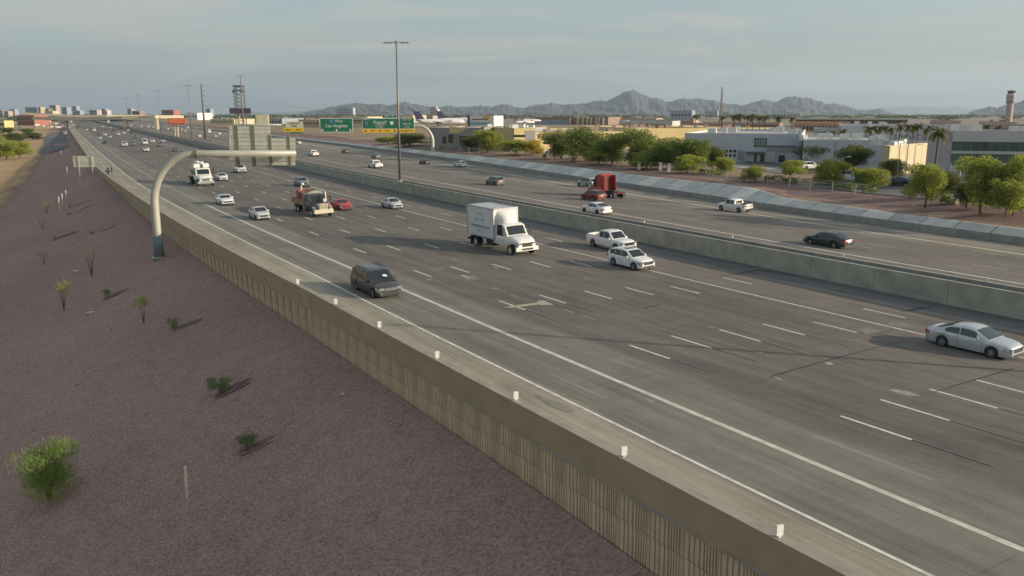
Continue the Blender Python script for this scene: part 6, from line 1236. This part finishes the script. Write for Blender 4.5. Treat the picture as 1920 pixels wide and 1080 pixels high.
# ---------------- skyline ----------------
for i, (x0, x1, yt, wl, Y, lb) in enumerate([(0, 8, 207, 'pink', 3600, 'faint tower block at the left picture edge'), (19, 30, 204.5, 'steel', 3600, 'grey tower left of the wide glass block'), (8, 18, 208, 'tan', 3200, 'low tan tower block second from the left edge'), (49, 73, 201, 'steel', 3000, 'wide dark glass office block of the skyline'), (73, 79, 200.5, 'tan', 3000, 'tan side of the wide glass block'), (80, 94, 204, 'brown', 3300, 'brown block right of the wide glass block'), (85, 101, 208, 'cream', 2400, 'sunlit cream block below the pink tower'), (95, 108, 197, 'pink', 3400, 'tallest pink tower of the skyline'), (117, 128, 201, 'steel', 3300, 'green glass tower right of the pink tower'), (137, 146, 199, 'steel', 3500, 'slim blue tower with a white top'), (139, 152, 207, 'steel', 3200, 'low blue block before the slim blue tower'), (168, 184, 206, 'pink', 2800, 'round pinkish block mid skyline'), (191, 200, 204, 'steel', 3300, 'dark narrow tower right of the pinkish block'), (197, 203, 207, 'lgrey', 3200, 'pale narrow tower beside the dark narrow one'), (240, 248, 203.5, 'mgrey', 3000, 'grey slab above the overpass'), (248, 264, 208, 'brown', 2600, 'brown stepped block above the overpass'), (304, 327, 206, 'brick', 1900, 'red brick block above the orange billboard'), (387, 396, 204, 'steel', 3300, 'grey twin tower right of the steel monopole'), (33, 65, 216, 'brick', 1000, 'low red building on the far left'), (0, 8, 226, 'yellow', 640, 'small yellow building at the left picture edge'), (631, 661, 203, 'steel', 4200, 'far hazy grey block in front of the left hills'), (655, 663, 202, 'lgrey', 4100, 'far pale narrow block beside the hazy grey one'), (807, 818, 200, 'pink', 3800, 'far pinkish tower block in front of the hills'), (815, 821, 204, 'white', 3700, 'far white slab beside the pinkish tower block'), (1320, 1345, 207, 'lgrey', 3000, 'far pale block left of the radio mast base')]):
    q = Bd('city_building', lb, x0, x1, 232, yt, 8 if x0 < 5 else 20, wl, Y=Y, z=-1, par=.8); nf = max(2, int(q.h/7)); 
    for k in range(nf): q.box('window_band', q.w*.06, q.w*.94, q.h*(k+.35)/(nf+.4), q.h*(k+.8)/(nf+.4), GLASS if wl != 'brick' else WALLS['dark'], .15)
# distant light poles by the airport
for i in range(15):
    x = 1003+i*5.1; Y = 1150+i*25; p = at(x, 240, Y); h = at(x, 200+i*.9, Y).z-ZP; t = empty('apron_light', (p.x, Y, ZP), 0, 'thin apron light pole behind the brown hangar, %s of its row from the left' % ('first second third fourth fifth sixth seventh eighth ninth tenth eleventh twelfth thirteenth fourteenth fifteenth'.split()[i]), 'light pole', 'apron light poles behind the hangar'); m = MB(); m.tube([(0, 0, 0), (0, 0, h)], .28, 6); link('pole', m.mesh('pole', STEELP), t); m = MB(); m.box(-.9, .9, -.3, .3, h-.2, h+.5); link('lamp_head', m.mesh('lamp_head', GALV), t)
# ---------------- mountains ----------------
ROCK = M('mountain_rock', (.07, .068, .07), .95, .4, .0016, 0, 1., detail=12, bdist=60.); ROCK.node_tree.nodes['Noise Texture'].inputs['Roughness'].default_value = .7
def ridge(name, prof, Y, depth, label, base=-1., seed=3):
    rs = np.random.RandomState(seed); b = MB(); b.smooth = False; xs = np.arange(prof[0][0], prof[-1][0]+.1, 3.); pr = np.array(prof, float)
    def nz_(a, f, k): return math.sin(a*f+k*1.7)+.6*math.sin(a*f*2.3+k*2.9+1)+.4*math.sin(a*f*5.1+k)
    rows = []; nj = 13; JIT = rs.normal(size=len(xs))*.7*min(1, 9000/Y)
    for j in range(nj):
        v = j/(nj-1)                        # 0 front foot .. .6 crest .. 1 back foot
        row = []
        for i, x in enumerate(xs):
            yt = np.interp(x, pr[:, 0], pr[:, 1])+JIT[i]
            hz_ = max(0, at(x, yt, Y).z-base); f = (v/.6) if v <= .6 else (1-v)/.4
            f = max(0, min(1, f)); g = f**1.15
            sp_n = 1+.22*nz_(x*.12, 1, j*.55)*(f*(1-f))*2.2
            Yc = Y+depth*(v-.6)+depth*.05*nz_(x*.1, .7, j)*(1-f); p = at(x, 300, Y); X = p.x*Yc/Y if True else p.x
            row.append((X+hz_*.12*nz_(x*.2, 1, j)*f*(1-f), Yc, base-3+(hz_+3)*g*sp_n))
        rows.append(row)
    b.grid(rows); o = b.build(name, ROCK); return tag(o, kind='structure')
def yt_s(pr, x): return True
ridge('mountain_ridge', [(560, 214), (600, 206), (625, 200), (650, 196), (672, 191), (690, 195), (715, 194), (735, 197), (760, 190), (785, 196), (805, 199), (820, 202), (840, 198), (862, 200), (885, 199), (905, 198), (925, 199), (948, 195), (965, 199), (985, 201), (1000, 197), (1015, 195), (1031, 192), (1040, 193), (1055, 196), (1075, 194), (1100, 193), (1110, 189), (1135, 188), (1143, 185), (1155, 178), (1170, 171), (1184, 165.5), (1193, 172), (1205, 177), (1217, 184), (1228, 182), (1240, 187), (1252, 191), (1262, 187), (1275, 184), (1288, 185), (1300, 184), (1312, 184), (1325, 187), (1335, 187), (1350, 193), (1365, 194), (1385, 197), (1397, 194), (1408, 190), (1420, 188), (1430, 186.5), (1440, 190), (1450, 190), (1463, 181), (1480, 180), (1495, 181.5), (1507, 181), (1520, 187), (1540, 194), (1560, 193), (1580, 199), (1600, 205), (1625, 206), (1643, 203), (1660, 211), (1690, 220)], 9000, 3000, '', seed=5)
ridge('mountain_ridge_right', [(1720, 221), (1745, 216), (1780, 214), (1805, 214), (1810, 209), (1825, 204), (1845, 199), (1858, 202), (1870, 197), (1890, 194), (1905, 188), (1920, 184), (1945, 176), (1990, 182), (2060, 214)], 7500, 2500, '', seed=9)
ridge('mountain_ridge_far', [(1560, 218), (1600, 206), (1650, 201), (1700, 199), (1745, 201), (1780, 200), (1815, 203), (1860, 206), (1900, 214), (1960, 219)], 24000, 5000, '', seed=2)
ridge('mountain_ridge_west', [(440, 219), (480, 209), (520, 211), (560, 209), (620, 204), (680, 206), (740, 210), (800, 219)], 22000, 5000, '', seed=4)
# belt of far trees on the plain
rs = np.random.RandomState(5); cl = []
for x in np.arange(-30, 1960, 5.): Y = 1700+rs.uniform(0, 2600); p = at(x, 232, Y); cl.append((p.x, Y, 2.5, rs.uniform(9, 24), rs.uniform(4, 8)))
tag(link('far_tree_belt', leaf_mesh('far_tree_belt', leaves(26000, cl, 3.2, rs), leaf_mat('leaf_far', (.06, .085, .04)))), 'dark band of distant trees along the plain', 'trees', kind='stuff')
# ---------------- distant traffic: copies of finished cars ----------------
def clone(src, label, cat, group):
    o = copy_tree(src); tag(o, label, cat, group); return o
GRP_ON = 'distant oncoming cars'; GRP_OUT = 'distant outgoing cars'
protos = {'ws': wcar, 'wc': coupe, 'ss': silver2, 'wp': tsuv, 'wu': wsu, 'gu': greyc, 'du': ds_, 'bk': bk, 'rs': redc, 'dv': van, 'wx': rdx}
protos['gs'] = car('sedan', dict(SEDAN), GREY, 'dark grey sedan in the inner lanes below the far bend of the gantry', 'sedan', GRP_ON); place_px(protos['gs'], 330, 284)
protos['wv'] = car('van', dict(VAN, L=5.9, W=2.05, wb=3.6, plan=mkplan(5.9, .82, .92), low=lowp(5.9, .26), top=[(-2.95, .9), (-2.92, 1.2), (1.5, 1.2), (2.1, 1.15), (2.7, .95), (2.95, .65)], belt=[(-2.95, .9), (-2.8, 1.18), (1.5, 1.15), (2.3, 1.02), (2.95, .64)], roof=[(-2.93, 1.2), (-2.88, 2.2), (-2.7, 2.4), (.6, 2.42), (1.0, 2.3), (1.95, 1.2)], ws=(1.05, 1.88), rw=(-2.925, -2.89), sw=((.25, 1.1),), mirror=1.4, grillemat=PLAST), WHT, 'white high roofed van behind the white sedan in the middle lanes', 'van', GRP_ON); place_px(protos['wv'], 272, 271)
far_on = [('ws', 274, 284, 'white sedan in front of the white high roofed van'), ('wp', 234, 275, 'white pickup casting a long shadow in the third lane'), ('gu', 249, 273, 'blue grey crossover right of the white pickup in the third lane'), ('wu', 286, 268, 'pale crossover right of the white high roofed van'), ('gs', 299, 275, 'dark sedan left of the pair in the inner lanes'), ('ss', 305, 267, 'silver car behind the dark sedan in the inner lanes'), ('du', 422, 295, 'dark car half hidden by the gantry arm left of the sign'), ('bk', 508, 311, 'black car peeking from below the overhead sign'), ('bk', 197, 270, 'dark car with a long shadow in the second lane'), ('ss', 187, 261, 'silver car behind the dark car in the second lane'), ('wu', 197, 255, 'white crossover in the thick of the distant traffic'), ('du', 186, 253, 'dark crossover left of the white one in distant traffic'), ('ss', 206, 259, 'small silver sedan right of the silver car in lane two'), ('wu', 222, 254, 'white crossover near the middle of the distant lanes'), ('ws', 232, 251, 'white sedan right of the mid lane white crossover'), ('bk', 246, 251, 'black sedan distant in the inner lanes'), ('gs', 254, 259, 'dark grey sedan left of the white van group'), ('wv', 177, 246, 'white van far up the second lane'), ('ws', 163, 245, 'white sedan far up the first lane'), ('bk', 213, 246, 'black car far up the middle lanes'), ('wp', 147, 240, 'white pickup at the far left end of the lanes'), ('ss', 208, 241, 'tiny silver car far up the middle lanes'), ('ws', 193, 239, 'tiny white car far beyond the white van'), ('gu', 226, 243, 'tiny grey car near the overpass shadow'), ('wu', 240, 246, 'tiny white crossover beside the black distant sedan')]
for k, x, y, lb in far_on:
    o = clone(protos[k], lb, protos[k]['category'], GRP_ON); place_px(o, x, y)
far_out = [('wp', 704, 315, 'white pickup driving away by the tall light mast'), ('gu', 705, 297, 'grey crossover ahead of the white pickup by the mast'), ('bk', 796, 308, 'dark car driving away left of the white crossover'), ('du', 648, 287, 'dark crossover driving away under the green signs'), ('wp', 588, 293, 'white pickup driving away beside the overhead sign'), ('ws', 560, 270, 'white sedan driving away right of the overhead sign top'), ('ws', 374, 257, 'white sedan outgoing left of the steel monopole'), ('wv', 392, 249, 'white van outgoing at the foot of the steel monopole'), ('ss', 404, 257, 'silver sedan outgoing left of the overhead sign'), ('wu', 411, 253, 'white crossover outgoing touching the overhead sign edge'), ('ss', 347, 247, 'silver sedan outgoing right of the orange billboard posts'), ('ws', 340, 244, 'white sedan outgoing behind the orange billboard posts'), ('wu', 352, 241, 'white crossover far outgoing beyond the billboard'), ('gs', 322, 245, 'grey sedan outgoing at the left billboard post'), ('ws', 315, 243, 'white sedan outgoing left of the orange billboard posts'), ('du', 303, 242, 'dark crossover outgoing by the far light mast'), ('ws', 295, 240, 'white sedan outgoing second left of the billboard'), ('ss', 287, 240, 'silver sedan outgoing third left of the billboard'), ('ws', 278, 239, 'white sedan outgoing fourth left of the billboard'), ('wu', 265, 238, 'white crossover outgoing fifth left of the billboard'), ('gs', 254, 237, 'grey sedan outgoing near the overpass pier'), ('ws', 246, 236, 'tiny white sedan outgoing under the overpass')]
for k, x, y, lb in far_out:
    o = clone(protos[k], lb, protos[k]['category'], GRP_OUT); place_px(o, x, y, True)
# parked cars
for k, x, y, rz, lb in [('wp', 1585, 340, -.35, 'white pickup parked behind the verge trees'), ('bk', 1687, 349, 2.2, 'dark car parked left of the bright green tree'), ('wu', 1795, 349, .4, 'white car parked in front of the office building'), ('ws', 1112, 291, 0, 'white car parked under the green trees, right one'), ('wu', 1100, 289, .5, 'white car parked under the green trees, left one'), ('wp', 890, 277, 0, 'white pickup parked before the gabled warehouse'), ('ws', 955, 282, .2, 'white car parked behind the wire fence'), ('ws', 1015, 288, .1, 'white car parked below the yellow flowering tree'), ('ss', 838, 270, 0, 'silver car parked right of the far gantry pole'), ('wu', 1517, 318, .3, 'white car parked beside the dark olive tree')]:
    X, Y = back(x, y, ZP); o = clone(protos[k], lb, protos[k]['category'], 'parked cars'); o.location = (X, Y, ZP+.04); o.rotation_euler = (0, 0, rz); o.scale = (1, 1, 1)
wl_ = clone(protos['wv'], 'white van on the lower road left of the wall', 'van', GRP_ON); X, Y, Z = left_px(123, 253); wl_.location = (X, Y, Z); wl_.rotation_euler = (0, 0, math.pi/2-hd(400)+math.pi)
for i, (x, y) in enumerate([(90, 240), (97, 239), (103, 238), (110, 240), (118, 238), (126, 239), (82, 238), (66, 240), (70, 236), (40, 232), (26, 231), (54, 233), (134, 236), (104, 233), (36, 243)]):
    k = ('ws', 'wu', 'ss', 'wp', 'wv')[i % 5]; X, Y = back(x, y, -1.2); o = clone(protos[k], 'tiny pale parked vehicle in the far left lot, number %s from the right' % ('nine eight seven six five four ten twelve eleven fourteen fifteen thirteen one three two'.split()[i]), 'car', 'vehicles in the far left lot'); X, Y, Z = left_px(x, y); o.location = (X, Y, Z); o.rotation_euler = (0, 0, i*1.3); o.scale = (1, 1, 1)
# ---------------- haze ----------------
m = MB(); m.box(-32000, 32000, -2500, 33000, -15.5, 900); hz = m.mesh('haze', M('haze_dummy', (1, 1, 1), 1, 0)); hz.materials.clear()
hm = bpy.data.materials.new('haze_air'); hm.use_nodes = True; n = hm.node_tree; n.nodes.clear(); ou = n.nodes.new('ShaderNodeOutputMaterial'); pv = n.nodes.new('ShaderNodeVolumePrincipled')
pv.inputs['Color'].default_value = (.62, .77, .92, 1); pv.inputs['Density'].default_value = 6.3e-5; pv.inputs['Anisotropy'].default_value = .2
n.links.new(pv.outputs[0], ou.inputs['Volume']); hz.materials.append(hm); tag(link('haze', hz), kind='stuff')
